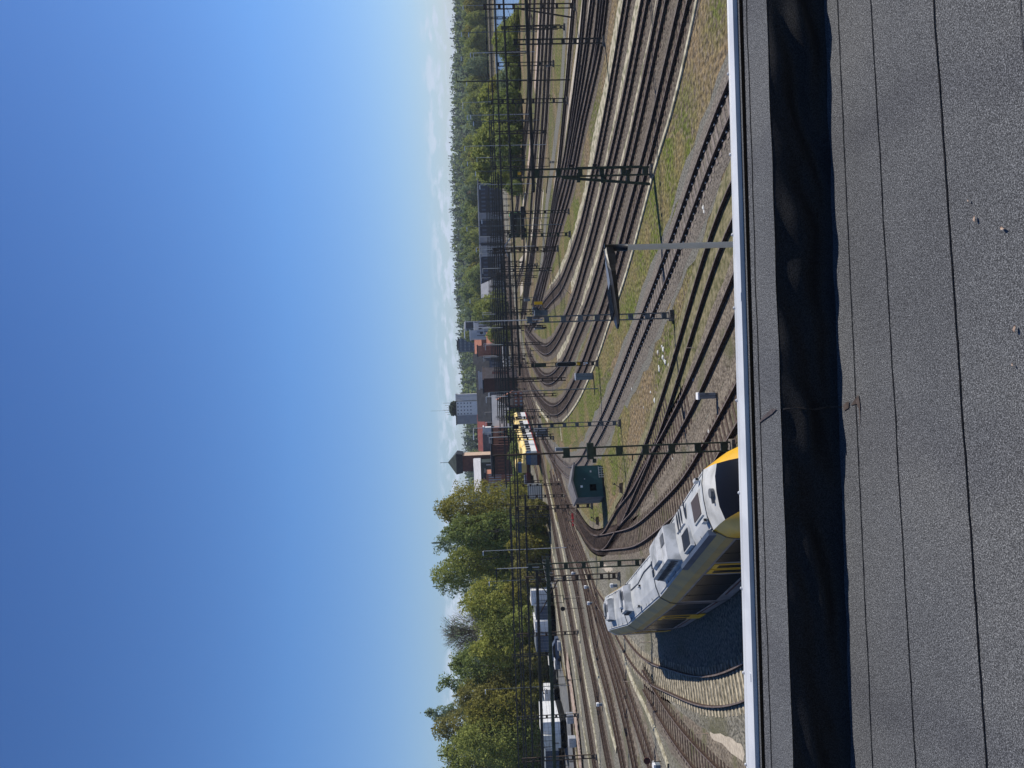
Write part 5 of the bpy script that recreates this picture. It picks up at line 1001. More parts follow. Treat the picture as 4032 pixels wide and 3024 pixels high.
def fence(p0, p1, h, label, n=14, m_='galv'):
    a, b = gp(*p0), gp(*p1); t = thing('fence', a, label, 'fence'); mb = MB()
    for k in range(n + 1): q = a.lerp(b, k / n); mb.tube([q, q + Vector((0, 0, h))], .035, 5)
    mb.build('post', m_, t); mb = MB()
    for z in (.15, h * .5, h - .05): mb.tube([a + Vector((0, 0, z)), b + Vector((0, 0, z))], .02, 4)
    kk = int((b - a).length / .5)
    for k in range(kk): q = a.lerp(b, k / kk); mb.tube([q + Vector((0, 0, .1)), q + Vector((0, 0, h))], .008, 3)
    mb.build('mesh_panel', m_, t)
fence((2125, 1975), (2195, 2310), 1.8, 'grey wire mesh fence along the foot of the reddish trees', 30)
b = gp(2135, 1935); t = thing('shelter', b, 'small white slatted shelter right of the mesh fence', 'shelter'); mb = MB(); mb.box((b.x, b.y + 1, 1.5), (3.0, 2.0, 3.0)); mb.build('wall', 'greybox', t)
mb = MB(); [mb.box((b.x, b.y - .02, .4 + k * .45), (3.0, .05, .3)) for k in range(6)]; mb.build('slat', 'white', t)

# ------------------------------------------------------------------ buildings
def bldg(name, y0, y1, vt, Y, label, wall, dep=14, roof=None, rm='slate', rh=0, rows=0, cols=0, wm='glass', vb=None, win=(.55, .5), z0=0.0, ridge='x', side=None, cat='building', wtop=None):
    p0 = at(vt, y1, Y); p1 = at(vt, y0, Y); xa, xb = p0.x, p1.x; h = (p0.z + p1.z) / 2; t = thing(name, ((xa + xb) / 2, Y + dep / 2, 0), label, cat); zb = z0
    if roof in ('gable', 'hip'): h -= rh
    mb = MB(); mb.hexa([(xa, Y, zb), (xb, Y, zb), (xb, Y + dep, zb), (xa, Y + dep, zb)], [(xa, Y, h), (xb, Y, h), (xb, Y + dep, h), (xa, Y + dep, h)]); wl = mb.build('wall', wall, t)
    if side:
        mb = MB(); mb.hexa([(xb, Y, zb), (xb + .05, Y, zb), (xb + .05, Y + dep, zb), (xb, Y + dep, zb)], [(xb, Y, h), (xb + .05, Y, h), (xb + .05, Y + dep, h), (xb, Y + dep, h)]); mb.build('side_wall', side, t)
    o = .4; mb = MB()
    if roof == 'flat':
        mb.hexa([(xa - o, Y - o, h), (xb + o, Y - o, h), (xb + o, Y + dep + o, h), (xa - o, Y + dep + o, h)], [(xa - o, Y - o, h + .5), (xb + o, Y - o, h + .5), (xb + o, Y + dep + o, h + .5), (xa - o, Y + dep + o, h + .5)])
    elif roof == 'gable' and ridge == 'x':
        mb.loft([[Vector((x, Y - o, h - .1)), Vector((x, Y + dep / 2, h + rh)), Vector((x, Y + dep + o, h - .1))] for x in (xa - o, xb + o)])
    elif roof == 'gable':
        xm = (xa + xb) / 2; mb.loft([[Vector((xa - o, y, h - .1)), Vector((xm, y, h + rh)), Vector((xb + o, y, h - .1))] for y in (Y - o, Y + dep + o)])
        g = MB(); g.poly([(xa, Y - .41, h - .1), (xb, Y - .41, h - .1), (xm, Y - .41, h + rh * .93)]); g.build('gable', wtop or wall, t)
    elif roof == 'hip':
        cx, cy = (xa + xb) / 2, Y + dep / 2; k = max(0, (xb - xa - dep) / 2) / (xb - xa) * 2 if xb - xa > dep else 0.0
        mb.hexa([(xa - o, Y - o, h), (xb + o, Y - o, h), (xb + o, Y + dep + o, h), (xa - o, Y + dep + o, h)], [(cx - (cx - xa) * k - .1, cy - .1, h + rh), (cx + (cx - xa) * k + .1, cy - .1, h + rh), (cx + (cx - xa) * k + .1, cy + .1, h + rh), (cx - (cx - xa) * k - .1, cy + .1, h + rh)])
    if mb.v: mb.build('roof', rm, t)
    if rows and cols:
        zv = vb if vb else zb; ch = (h - zv) / rows; cw = (xb - xa) / cols
        for r_ in range(rows):
            for q in range(cols):
                mb = MB(); cx = xa + (q + .5) * cw; cz = zv + (r_ + .5) * ch; mb.box((cx, Y - .03, cz), (cw * win[0], .06, ch * win[1])); w_ = mb.build('window', wm, t)
    return t, xa, xb, h
bldg('workshop', 690, 1235, 1892, 350, 'long dark navy railway workshop with flat pale edged roof in front of the hill', 'navy', 40, 'flat', 'greywall', rows=2, cols=34, wm='slateb', win=(.4, .45), vb=2)
bldg('stair_tower', 838, 862, 1890, 346, 'right hand pale block on the dark workshop wall', 'greywall', 4, 'flat', 'greywall', cat='building')
bldg('stair_tower', 930, 952, 1890, 346, 'left hand pale block on the dark workshop wall', 'greywall', 4, 'flat', 'greywall', cat='building')
t_, xa, xb, h = bldg('shed', 968, 1003, 1895, 340, 'pale ribbed pipe rack house on the workshop front', 'palewall', 5, 'flat', 'greywall', rows=1, cols=7, win=(.3, .95), wm='slateb')
bldg('long_shed', 1105, 1192, 1895, 330, 'grey gabled shed at the left end of the dark workshop', 'greywall', 30, 'gable', 'greywall', 5)
bldg('apartment_house', 1245, 1262, 1853, 460, 'narrow balcony tower right of the grey cinema block', 'greywall', 12, 'flat', 'slate', rows=7, cols=2, win=(.7, .4), wm='offwhite')
bldg('hall', 1265, 1292, 1834, 440, 'dark glassy box with white roof edge behind the grey block', 'navy', 20, 'flat', 'white')
bldg('office_block', 1270, 1300, 1868, 400, 'grey block with white slatted fins, right part of the grey group', 'palewall', 20, 'flat', 'white', rows=1, cols=3, win=(.5, .7), wm='slate')
t_, xa, xb, h = bldg('office_block', 1301, 1330, 1852, 395, 'tall grey block with a dark slot window and round openings', 'palewall', 20, 'flat', 'white', rows=1, cols=2, win=(.15, .6), wm='slate')
for k in range(3):
    mb = MB(); cx = xb - 3 * .5; mb.loft([[Vector((xb - 1.6 + .7 * math.cos(a_ * .5236), 394.9 + j * .05, h - 6 - k * 4.5 + .9 * math.sin(a_ * .5236))) for a_ in range(12)] for j in (0, 1)]); mb.build('round_window', 'slate', t_)
bldg('balcony_tower', 1334, 1383, 1806, 560, 'blue grey high rise with white balcony edges on the hill crest', 'slateb', 14, 'flat', 'copper', rows=9, cols=4, win=(.8, .3), wm='greywall', side='offwhite')
t_, xa, xb, h = bldg('roof_house', 1341, 1372, 1801, 562, 'dark plant room on top of the high rise', 'navy', 8, 'flat', 'slate'); bldg('town_house', 1335, 1395, 1868, 420, 'red tiled house below the high rise', 'tile', 16, 'gable', 'tile', 4)
bldg('factory', 1361, 1400, 1882, 340, 'orange brick wall with pale ribs below the high rise', 'orange', 14, 'flat', 'slate', rows=1, cols=7, win=(.3, .7), wm='brick')
bldg('town_house', 1308, 1350, 1915, 320, 'low house with orange gabled roof before the grey block', 'tile', 12, 'gable', 'tile', 4)
bldg('town_house', 1395, 1430, 1862, 380, 'dark slate roofed house with dormers left of the brick wall', 'slate', 16, 'gable', 'slate', 5, rows=2, cols=4, wm='greywall')
bldg('town_house', 1416, 1490, 1880, 330, 'dark roofed long house before the forest edge', 'navy', 16, 'gable', 'slate', 4, rows=2, cols=7, wm='slateb')
bldg('slate_block', 1425, 1660, 1876, 300, 'long slate roofed block running below the white high rise', 'slateb', 18, 'gable', 'slate', 5.5, rows=2, cols=18, wm='greywall', win=(.4, .5))
bldg('flat_house', 1465, 1530, 1889, 270, 'pale grey wall with a row of square dark windows', 'palewall', 12, 'flat', 'palewall', rows=2, cols=6, wm='slate', win=(.5, .4), z0=4)
bldg('brick_shed', 1484, 1545, 1906, 250, 'dark brown brick shed below the pale grey wall', 'brickdark', 12, 'flat', 'slate')
bldg('beige_house', 1448, 1490, 1904, 245, 'sunlit beige fronted house right of the brown shed', 'beige', 10, 'flat', 'beige', rows=1, cols=1, win=(.25, .5), wm='tile')
t_, xa, xb, h = bldg('high_rise', 1582, 1637, 1797, 420, 'white high rise with a grid of small dark windows and greenery on its roof', 'white', 18, 'flat', 'slate', rows=5, cols=4, wm='slateb', win=(.34, .34), vb=18)
bldg('high_rise_wing', 1637, 1671, 1799, 419, 'windowless grey wing left of the white high rise', 'greywall', 18, 'flat', 'slate')
bldg('high_rise_wing', 1553, 1579, 1797, 422, 'pale ribbed stair wing right of the white high rise', 'palewall', 18, 'flat', 'white', rows=1, cols=3, win=(.1, .95), wm='white')
rf = bpy.data.objects.new('roof_garden', None)
mb = MB(); rn = random.Random(8)
for k in range(160):
    x_ = rn.uniform(xa + .5, xb - .5); z_ = h + .3 + rn.random() ** .7 * 3.6 * (1 - abs((x_ - (xa + xb) / 2) / (xb - xa)) ** 2 * 2); y_ = 424 + rn.random() * 6; s_ = .9
    d1 = Vector((rn.uniform(-1, 1), rn.uniform(-1, 1), rn.uniform(-1, 1))).normalized() * s_; d2 = d1.orthogonal().normalized() * s_; c_ = Vector((x_, y_, z_)); mb.quad(c_ - d1 - d2, c_ + d1 - d2, c_ + d1 + d2, c_ - d1 + d2)
mb.build('roof_garden', 'leaf_dark', t_); mb = MB()
for k in range(6): x_ = xa + (k + .5) * (xb - xa) / 6; mb.tube([(x_, 424, h), (x_, 424, h + 5.6 + (k % 3))], .08, 4)
mb.tube([(xa + 3, 425, h), (xa + 3, 425, h + 15)], .05, 4); mb.build('antenna', 'slate', t_)
bldg('red_roof_hall', 1640, 1782, 1880, 320, 'long red roofed hall between the white high rise and the brick tower', 'brickdark', 26, 'gable', 'redroof', 4.2, rows=1, cols=10, wm='palewall', win=(.4, .4))
bldg('grey_roof_shed', 1562, 1690, 1938, 225, 'broad blue grey roofed shed before the slate block', 'slateb', 12, 'gable', 'greywall', 5.0)
bldg('orange_gable_house', 1546, 1604, 1955, 215, 'orange brick gabled house at the end of the grey shed', 'orange', 10, 'gable', 'tile', 5.0, rows=2, cols=4, wm='offwhite', ridge='y', wtop='beige')
bldg('white_tank_house', 1685, 1710, 1906, 290, 'white sunlit cube with grilles', 'white', 10, 'flat', 'white', rows=1, cols=1, win=(.4, .4), wm='greywall', z0=3)
bldg('blue_roof_hall', 1711, 1800, 1907, 285, 'blue grey flat hall left of the white cube', 'slateb', 16, 'flat', 'slateb')
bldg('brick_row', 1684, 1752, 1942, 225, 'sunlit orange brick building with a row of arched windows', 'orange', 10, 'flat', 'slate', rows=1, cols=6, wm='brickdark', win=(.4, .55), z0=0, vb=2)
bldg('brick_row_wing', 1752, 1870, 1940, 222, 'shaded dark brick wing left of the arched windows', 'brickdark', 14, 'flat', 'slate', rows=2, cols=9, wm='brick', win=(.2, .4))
t_, xa, xb, h = bldg('brick_tower', 1795, 1857, 1822, 270, 'massive brick clock tower with dark hipped spire', 'brickdark', 13, None, rows=0, side='beige')
cx, cy = (xa + xb) / 2, 276.5; W_ = (xb - xa) / 2
mb = MB(); mb.hexa([(cx - W_ - .5, cy - 7, h), (cx + W_ + .5, cy - 7, h), (cx + W_ + .5, cy + 7, h), (cx - W_ - .5, cy + 7, h)], [(cx - W_ - .9, cy - 7.3, h + 2.3), (cx + W_ + .9, cy - 7.3, h + 2.3), (cx + W_ + .9, cy + 7.3, h + 2.3), (cx - W_ - .9, cy + 7.3, h + 2.3)]); mb.build('roof_skirt', 'slate', t_)
mb = MB(); mb.hexa([(cx - W_ - .9, cy - 7.3, h + 2.31), (cx + W_ + .9, cy - 7.3, h + 2.31), (cx + W_ + .9, cy + 7.3, h + 2.31), (cx - W_ - .9, cy + 7.3, h + 2.31)], [(cx - .15, cy - .15, h + 5.6), (cx + .15, cy - .15, h + 5.6), (cx + .15, cy + .15, h + 5.6), (cx - .15, cy + .15, h + 5.6)]); sp_ = mb.build('spire', 'copper', t_)
mb = MB(); mb.tube([(cx, cy, h + 5.5), (cx, cy, h + 8.4)], .09, 6); mb.box((cx, cy, h + 8.4), (.5, .1, .1)); mb.build('weather_vane', 'slate', sp_)
bldg('pale_roof_hall', 1822, 1948, 1864, 258, 'hall with large pale roof left of the brick tower', 'copper', 20, 'gable', 'palewall', 2.6, rows=1, cols=6, wm='palewall', win=(.15, .7))
bldg('brick_annex', 1866, 1905, 1914, 240, 'orange brick annex with pale window bands below the pale roof', 'orange', 12, 'flat', 'slate', rows=2, cols=4, wm='offwhite', win=(.3, .7))
bldg('brick_annex', 1905, 1950, 1912, 244, 'white and brick corner annex half hidden by the olive tree', 'offwhite', 12, 'flat', 'brickdark', rows=2, cols=3, wm='brick')
# small houses on the wooded slope
rn = random.Random(3)
for i, (y, v, Y, w, m_, lb) in enumerate(((762, 1838, 560, 22, 'tile', 'red tiled house under the conifers'), (785, 1846, 540, 16, 'greywall', 'grey house left of the red tiled one'), (660, 1850, 520, 12, 'white', 'small white house on the slope, by the workshop corner'), (925, 1848, 560, 14, 'beige', 'beige house on the slope behind the workshop'),
        (1135, 1842, 540, 18, 'tile', 'orange roofed house above the gabled shed'), (1095, 1838, 600, 30, 'redroof', 'long reddish roof above the gabled shed'), (1010, 1868, 470, 10, 'beige', 'pink beige house at the workshop roof edge'), (1042, 1845, 520, 16, 'copper', 'turquoise roofed house on the slope'), (1180, 1872, 470, 14, 'white', 'white house between two tree groups'))):
    bldg('slope_house', y - w / 2, y + w / 2, v, Y, lb, 'offwhite' if m_ not in ('white', 'greywall') else m_, 8, 'gable', m_ if m_ not in ('white',) else 'slate', 3.2, cat='house')
# boat hull standing on end over a dark gable, left
b = at(1915, 2567, 150); t = thing('dark_gable_house', (b.x - 1, 155, 0), 'dark gable with grey roof behind the left trees', 'house'); mb = MB(); mb.box((b.x + .2, 157, 6.5), (5.0, 6, 13.0)); mb.build('wall', 'navy', t)
mb = MB(); mb.loft([[Vector((b.x + .2 + s_, yy, z_)) for s_, z_ in ((-3, 12.9), (0, 15.2), (3, 12.9))] for yy in (153.5, 160.5)]); mb.build('roof', 'greywall', t)
t = thing('boat_sculpture', (b.x, 151, 0), 'white boat hull standing on its stern among the left trees', 'boat'); z0_, z1_ = at(1918, 2567, 151).z, at(1864, 2567, 151).z; mb = MB(); rows = []
for k in range(9):
    f = k / 8; w_ = .55 * math.sin(math.pi * (.12 + .88 * (1 - f) * .9)) ** .8 if f < 1 else .02; rows.append([Vector((b.x + w_ * math.cos(a_ * .785), 151 + .5 * w_ * math.sin(a_ * .785), z0_ + (z1_ - z0_) * f)) for a_ in range(8)])
mb.loft(rows); mb.build('hull', 'white', t, True); mb = MB(); mb.box((b.x + .1, 150.7, z0_ + .6), (.5, .3, 1.0)); mb.build('cockpit', 'slate', t); mb = MB(); mb.tube([(b.x, 151, 0), (b.x, 151, z0_ + .2)], .15, 8); mb.build('post', 'grey_steel', t)

# ------------------------------------------------------------------ lake, bank, hill
M['water'] = mat('water', (0.10, 0.16, 0.26), (0.16, 0.23, 0.35), .12, .25, bump=.03, bscale=1.2, spec=.5)
q = [gp(x, y) for x, y in ((2046, -700), (2046, 0), (2030, 40), (2008, 80), (1994, 112), (1986, 128), (1985, 210), (2000, 235), (2000, 320), (1990, 332), (1955, 340), (1945, 100), (1944, 0), (1944, -700))]
mb = MB(); mb.poly([(v.x, v.y, .004) for v in q]); tag(mb.build('lake', 'water'), kind='structure')
M['reed'] = mat('reed', (0.16, 0.13, 0.085), (0.26, 0.22, 0.15), .8, .95)
mb = MB(); a_ = [at(1944, y, 383) for y in (-700, 700)]; mb.hexa([(a_[1].x, 384, 0), (a_[0].x, 384, 0), (a_[0].x, 392, 0), (a_[1].x, 392, 0)], [(a_[1].x, 385, 2.2), (a_[0].x, 385, 2.2), (a_[0].x, 392, 2.2), (a_[1].x, 392, 2.2)]); tag(mb.build('far_bank', 'reed'), kind='structure')
M['hill'] = ground_mat('hill', (0.06, 0.08, 0.04), (0.08, 0.08, 0.05), (0.06, 0.065, 0.045), .02)
def hz(x, y):
    f = max(0, min(1, (y - 430) / 420)); f = f * f * (3 - 2 * f); return f * (25.5 + 3.5 * noise.noise(Vector((x * .004, y * .004, 0))) + (2.5 * math.sin(x * .011)) - max(0, (-x - 120)) * .03 - max(0, x - 330) * .045)
mb = MB(); nx, ny = 70, 40; xs = [-900 + 2100 * i / nx for i in range(nx + 1)]; ys = [425 + 1500 * (j / ny) ** 1.5 for j in range(ny + 1)]
mb.loft([[Vector((x, y, hz(x, y) + .01)) for x in xs] for y in ys], closed=False); tag(mb.build('hill', 'hill', None, True), kind='structure')

# ------------------------------------------------------------------ trees
def leafquad(mb, c, s, rn, up=None):
    d1 = Vector((rn.gauss(0, 1), rn.gauss(0, 1), rn.gauss(0, .8)))
    d1.normalize(); d2 = d1.orthogonal(); d2.rotate(Matrix.Rotation(rn.random() * 6.28, 3, d1)); d2.normalize(); s2 = s * rn.uniform(.45, .8)
    mb.v += [tuple(c - d1 * s), tuple(c + d2 * s2), tuple(c + d1 * s), tuple(c - d2 * s2)]; n = len(mb.v); mb.f.append((n - 4, n - 3, n - 2, n - 1)); mb.m.append(mb.mi)
def crown_pts(rn, h, w, z0, nl, shape):
    """lobes = leaf masses along limbs"""
    lob = []
    for k in range(nl):
        f = (k + rn.random()) / nl; z = z0 + (h - z0) * f
        if shape == 'round': rr = w * math.sqrt(max(.06, 1 - abs(2 * f - .9) ** 2.6))
        elif shape == 'tall': rr = w * (.6 + .5 * math.sin(math.pi * min(1, f * 1.0))) * (1 - .25 * f)
        else: rr = w * (1 - f) ** .75
        a = rn.random() * 6.28; q = rr * math.sqrt(rn.random()) * .85
        lob.append((Vector((q * math.cos(a), q * math.sin(a), z - .12 * w * (f > .8))), rn.uniform(.26, .46) * w * (1.0 if shape != 'cone' else (1.15 - f))))
    return lob
def tree_mesh(seed, h, w, z0=1.5, nl=26, nleaf=230, ls=.34, shape='round', bare=False):
    rn = random.Random(seed); lob = crown_pts(rn, h, w, z0, nl, shape); mb = MB(); sd_ = Vector((seed * 3.1, 0, 0))
    for c_, r_ in lob:
        k_ = int(nleaf * .62) if not bare else nleaf // 4
        for _ in range(int(k_ * (r_ / (w * .3)) ** 1.4)):
            v = Vector((rn.gauss(0, 1), rn.gauss(0, 1), rn.gauss(0, 1))).normalized(); rad = r_ * (rn.random() ** .35); p_ = c_ + Vector((v.x * rad, v.y * rad, v.z * rad * .8))
            if noise.noise(p_ * .9 + sd_) < -.2: continue
            leafquad(mb, p_, ls * rn.uniform(.5, 1.1), rn)
    if not bare and shape != 'cone':      # twiggy outer dome, uneven and broken by gaps
        for _ in range(int(nl * nleaf * .62)):
            f = rn.random(); e = (max(0.0, 1 - abs(2 * f - .86) ** (2.4 if shape == 'round' else 1.7))) ** .5; a = rn.random() * 6.283
            z = z0 + (h - z0) * f; d_ = Vector((math.cos(a), math.sin(a), f * 2 - 1)); bump = 1 + .30 * noise.noise(d_ * 1.9 + sd_) + .16 * noise.noise(d_ * 5 + sd_)
            q = w * e * bump * rn.uniform(.78, 1.03) * (.92 if shape == 'round' else .8); p_ = Vector((q * math.cos(a), q * math.sin(a), z * (1 + .05 * noise.noise(d_ * 3 + sd_))))
            if noise.noise(p_ * .55 + sd_) < (-.26 if shape == 'round' else -.12): continue
            leafquad(mb, p_, ls * rn.uniform(.5, 1.05), rn)
    tk = MB(); tr = .035 * h * .55
    pts = [Vector((0, 0, 0))]; 
    for k in range(1, 6): pts.append(pts[-1] + Vector((rn.uniform(-.3, .3), rn.uniform(-.3, .3), h * .8 / 5)))
    tk.tube(pts, [tr, tr * .85, tr * .68, tr * .5, tr * .32, tr * .12], 7)
    for c_, r_ in lob[::1 if bare else 2]:
        f = min(.92, max(.12, (c_.z - .22 * h) / (h * .8))); i = f * 5; a = pts[int(i)].lerp(pts[min(5, int(i) + 1)], i - int(i)); mid = a.lerp(c_, .5) + Vector((0, 0, -.06 * h * .3))
        tk.tube([a, mid, c_], [tr * .30, tr * .18, .03], 5, False)
        if bare:
            for _ in range(9):
                e = c_ + Vector((rn.uniform(-1, 1) * r_ * .8, rn.uniform(-1, 1) * r_ * .8, rn.random() * r_ * .7)); s_ = mid.lerp(c_, rn.random()); tk.tube([s_, s_.lerp(e, .5) + Vector((0, 0, .15)), e], [.05, .035, .018], 3, False)
                for _ in range(4):
                    g = e + Vector((rn.uniform(-.9, .9), rn.uniform(-.9, .9), rn.uniform(0, .9))); tk.tube([s_.lerp(e, .6), g], [.025, .012], 3, False)
    return mb, tk
def tree(name, px_y, vt, Y, hw, label, leaf, seed, shape='round', nl=26, nleaf=230, ls=.25, z0=1.5, bare=False, group=None, cat='tree'):
    p_ = at(vt, px_y, Y); w = hw * 1.18 * Y / FPX; h = p_.z; t = thing(name, (p_.x, Y, 0), label, cat, group); cr_, tk = tree_mesh(seed, h, w, z0, nl, nleaf, ls, shape, bare)
    for mb, nm, m_ in ((tk, 'trunk', 'bark'), (cr_, 'crown', leaf)):
        mb.v = [(x + p_.x, y + Y, z) for x, y, z in mb.v]; mb.build(nm, m_, t)
    return t
TL = 'trees'
tree('broadleaf_tree', 2008, 1722, 158, 92, 'dome shaped olive green tree right beside the brick town, rightmost of the left trees', 'leaf_olive', 1, 'round', 60, 300, .25)
tree('broadleaf_tree', 2095, 1745, 152, 70, 'dark green tree between the olive dome and the grey green tree', 'leaf_mid', 2, 'round', 46, 260)
tree('broadleaf_tree', 2138, 1706, 162, 78, 'loose grey green tree rising behind the wire fence', 'leaf_grey', 3, 'tall', 46, 220)
tree('broadleaf_tree', 2205, 1760, 155, 70, 'soft mid green tree over the mesh fence', 'leaf_green', 4, 'round', 44, 240)
tree('broadleaf_tree', 2262, 1692, 160, 72, 'tall airy tree with the highest tip right of the bare tree', 'leaf_green', 5, 'tall', 52, 220)
tree('broadleaf_tree', 2310, 1706, 165, 55, 'thin spreading grey green tree with sky showing through', 'leaf_grey', 6, 'tall', 26, 150)
tree('broadleaf_tree', 2372, 1815, 148, 88, 'bright yellow green rounded tree in front of the bare one', 'leaf_bright', 7, 'round', 48, 230)
tree('bare_tree', 2500, 1752, 158, 105, 'nearly leafless tree with fine grey branches against the sky', 'leaf_grey', 8, 'round', 70, 200, .22, 5, True)
tree('willow', 2462, 1880, 146, 95, 'fine leaved willow like tree below the bare branches', 'leaf_green', 9, 'round', 52, 300, .2)
tree('broadleaf_tree', 2620, 1772, 150, 88, 'full mid green tree left of the upright white boat', 'leaf_mid', 10, 'round', 60, 280)
tree('broadleaf_tree', 2690, 1722, 160, 60, 'green tree top peeping between the full green and the brown olive tree', 'leaf_mid', 11, 'tall', 30, 220)
tree('broadleaf_tree', 2740, 1790, 146, 85, 'brownish olive tree behind the small white van body', 'leaf_brown', 12, 'round', 52, 260)
tree('poplar', 2806, 1668, 165, 46, 'slender grey green tree with the highest tip of the left group', 'leaf_grey', 13, 'tall', 34, 200)
tree('broadleaf_tree', 2868, 1708, 156, 78, 'large brown green tree right of the picture edge group', 'leaf_brown', 14, 'round', 52, 270)
tree('broadleaf_tree', 2900, 1800, 142, 100, 'broad fresh green tree low in front of the brown green one', 'leaf_green', 15, 'round', 60, 290)
tree('broadleaf_tree', 2975, 1735, 150, 95, 'large soft green tree near the left picture edge', 'leaf_green', 16, 'round', 60, 290)
tree('broadleaf_tree', 3070, 1722, 152, 95, 'green tree cut by the left picture edge', 'leaf_mid', 17, 'round', 52, 270)
tree('broadleaf_tree', 2560, 1850, 144, 60, 'light green bush like tree below the bare tree, beside the boat', 'leaf_bright', 18, 'round', 34, 230)
tree('broadleaf_tree', 2800, 1830, 143, 85, 'olive green low tree behind the blue grey trailer', 'leaf_olive', 19, 'round', 46, 260)
# shrubs along the fence
SH = (('leaf_brown', 2020, 2020), ('leaf_mid', 2060, 2000), ('leaf_brown', 2110, 2020), ('leaf_olive', 2150, 1990), ('leaf_brown', 2190, 2020), ('leaf_brown', 2235, 2000), ('leaf_brown', 2280, 2015), ('leaf_olive', 2320, 1990), ('leaf_mid', 2400, 2010), ('leaf_green', 2440, 1990), ('leaf_green', 2500, 2000), ('leaf_mid', 2540, 2000),
      ('leaf_brown', 2580, 2040), ('leaf_olive', 2630, 2010), ('leaf_brown', 2680, 2040), ('leaf_olive', 2720, 2020), ('leaf_brown', 2770, 2050), ('leaf_green', 2830, 2010), ('leaf_mid', 2880, 1990), ('leaf_green', 2930, 2000), ('leaf_mid', 2990, 2010), ('leaf_mid', 3050, 2020), ('leaf_bright', 1965, 2000), ('leaf_mid', 1935, 1990), ('leaf_bright', 1900, 2010), ('leaf_mid', 1860, 2020), ('leaf_mid', 1820, 2030))
NM = {'leaf_brown': 'reddish brown', 'leaf_mid': 'dark green', 'leaf_olive': 'olive', 'leaf_green': 'fresh green', 'leaf_bright': 'bright yellow green'}
for i, (lf, y, v) in enumerate(SH):
    Y = 140 + (i % 3) * 3 if i < 22 else 178 + i
    tree('shrub', y, v, Y, 44, '%s shrub at the foot of the left trees, %s' % (NM[lf], 'number' and ('behind the mesh fence' if y < 2330 else 'behind the lorry trailers')), lf, 30 + i, 'round', 16, 260, .26, .3, group='shrubs at the foot of the left trees, %s, %s' % (NM[lf], 'fence' if y < 2330 else 'trailers'), cat='shrub')
# right: prototypes shared by many trees
protos = {}
def proto(key, seed, shape, leaf, nl, nleaf, ls):
    cr_, tk = tree_mesh(seed, 10, 4.2 if shape != 'cone' else 2.4, .6, nl, nleaf, ls, shape); return (cr_, tk, leaf)
def plant(name, key, x, y, h, w, label, group, z=0.0, rz=0.0):
    cr_, tk, leaf, ms = protos[key]
    t = thing(name, (x, y, z), label, 'tree', group); t.rotation_euler = (0, 0, rz); t.scale = (w, w, h / 10)
    for nm, me in (('trunk', ms[0]), ('crown', ms[1])):
        o = bpy.data.objects.new(nm, me); col.objects.link(o); o.parent = t
for key, seed, shape, leaf in (('b', 50, 'round', 'leaf_green'), ('g', 51, 'round', 'leaf_green'), ('m', 52, 'round', 'leaf_mid'), ('y', 53, 'round', 'leaf_olive'), ('c', 54, 'cone', 'leaf_dark'), ('w', 55, 'tall', 'leaf_grey')):
    cr_, tk, lf = proto(key, seed, shape, leaf, 30, 90, .42); ms = []
    for mb, m_ in ((tk, 'bark'), (cr_, leaf)):
        me = bpy.data.meshes.new(leaf); me.from_pydata(mb.v, [], mb.f); me.materials.append(M[m_]); ms.append(me)
    protos[key] = (cr_, tk, lf, ms)
rn = random.Random(21)
DS = {'b': 'bright yellow green', 'g': 'fresh green', 'm': 'mid green', 'y': 'olive', 'c': 'dark conifer', 'w': 'grey green'}
# far shore and slope, front rows first
for i in range(54):
    y = -80 + i * 25 + rn.uniform(-10, 10); Y = rn.uniform(398, 430) if y < 690 else rn.uniform(440, 480)
    key = rn.choice('bbggmyw'); vt = 1838 + rn.uniform(-16, 14) + (12 if y > 690 else 0); p_ = at(vt, y, Y)
    plant('broadleaf_tree', key, p_.x, Y, p_.z, rn.uniform(1.1, 1.7), '%s tree on the far shore %s' % (DS[key], 'behind the lake' if y < 690 else 'behind the dark workshop'), 'far shore trees, %s, %s' % (DS[key], 'lake' if y < 690 else 'workshop'), 0, rn.random() * 6)
for i in range(60):
    y = -80 + i * 24 + rn.uniform(-10, 10); Y = rn.uniform(460, 540); key = rn.choice('mmwccgb'); p_ = at(1820 + rn.uniform(-8, 14), y, Y); z = hz(p_.x, Y)
    plant('slope_tree', key, p_.x, Y, max(8, p_.z - z), rn.uniform(1.1, 1.8) * (1 if key != 'c' else 1.5), '%s tree on the wooded slope above the shore' % DS[key], 'wooded slope trees, ' + DS[key], z, rn.random() * 6)
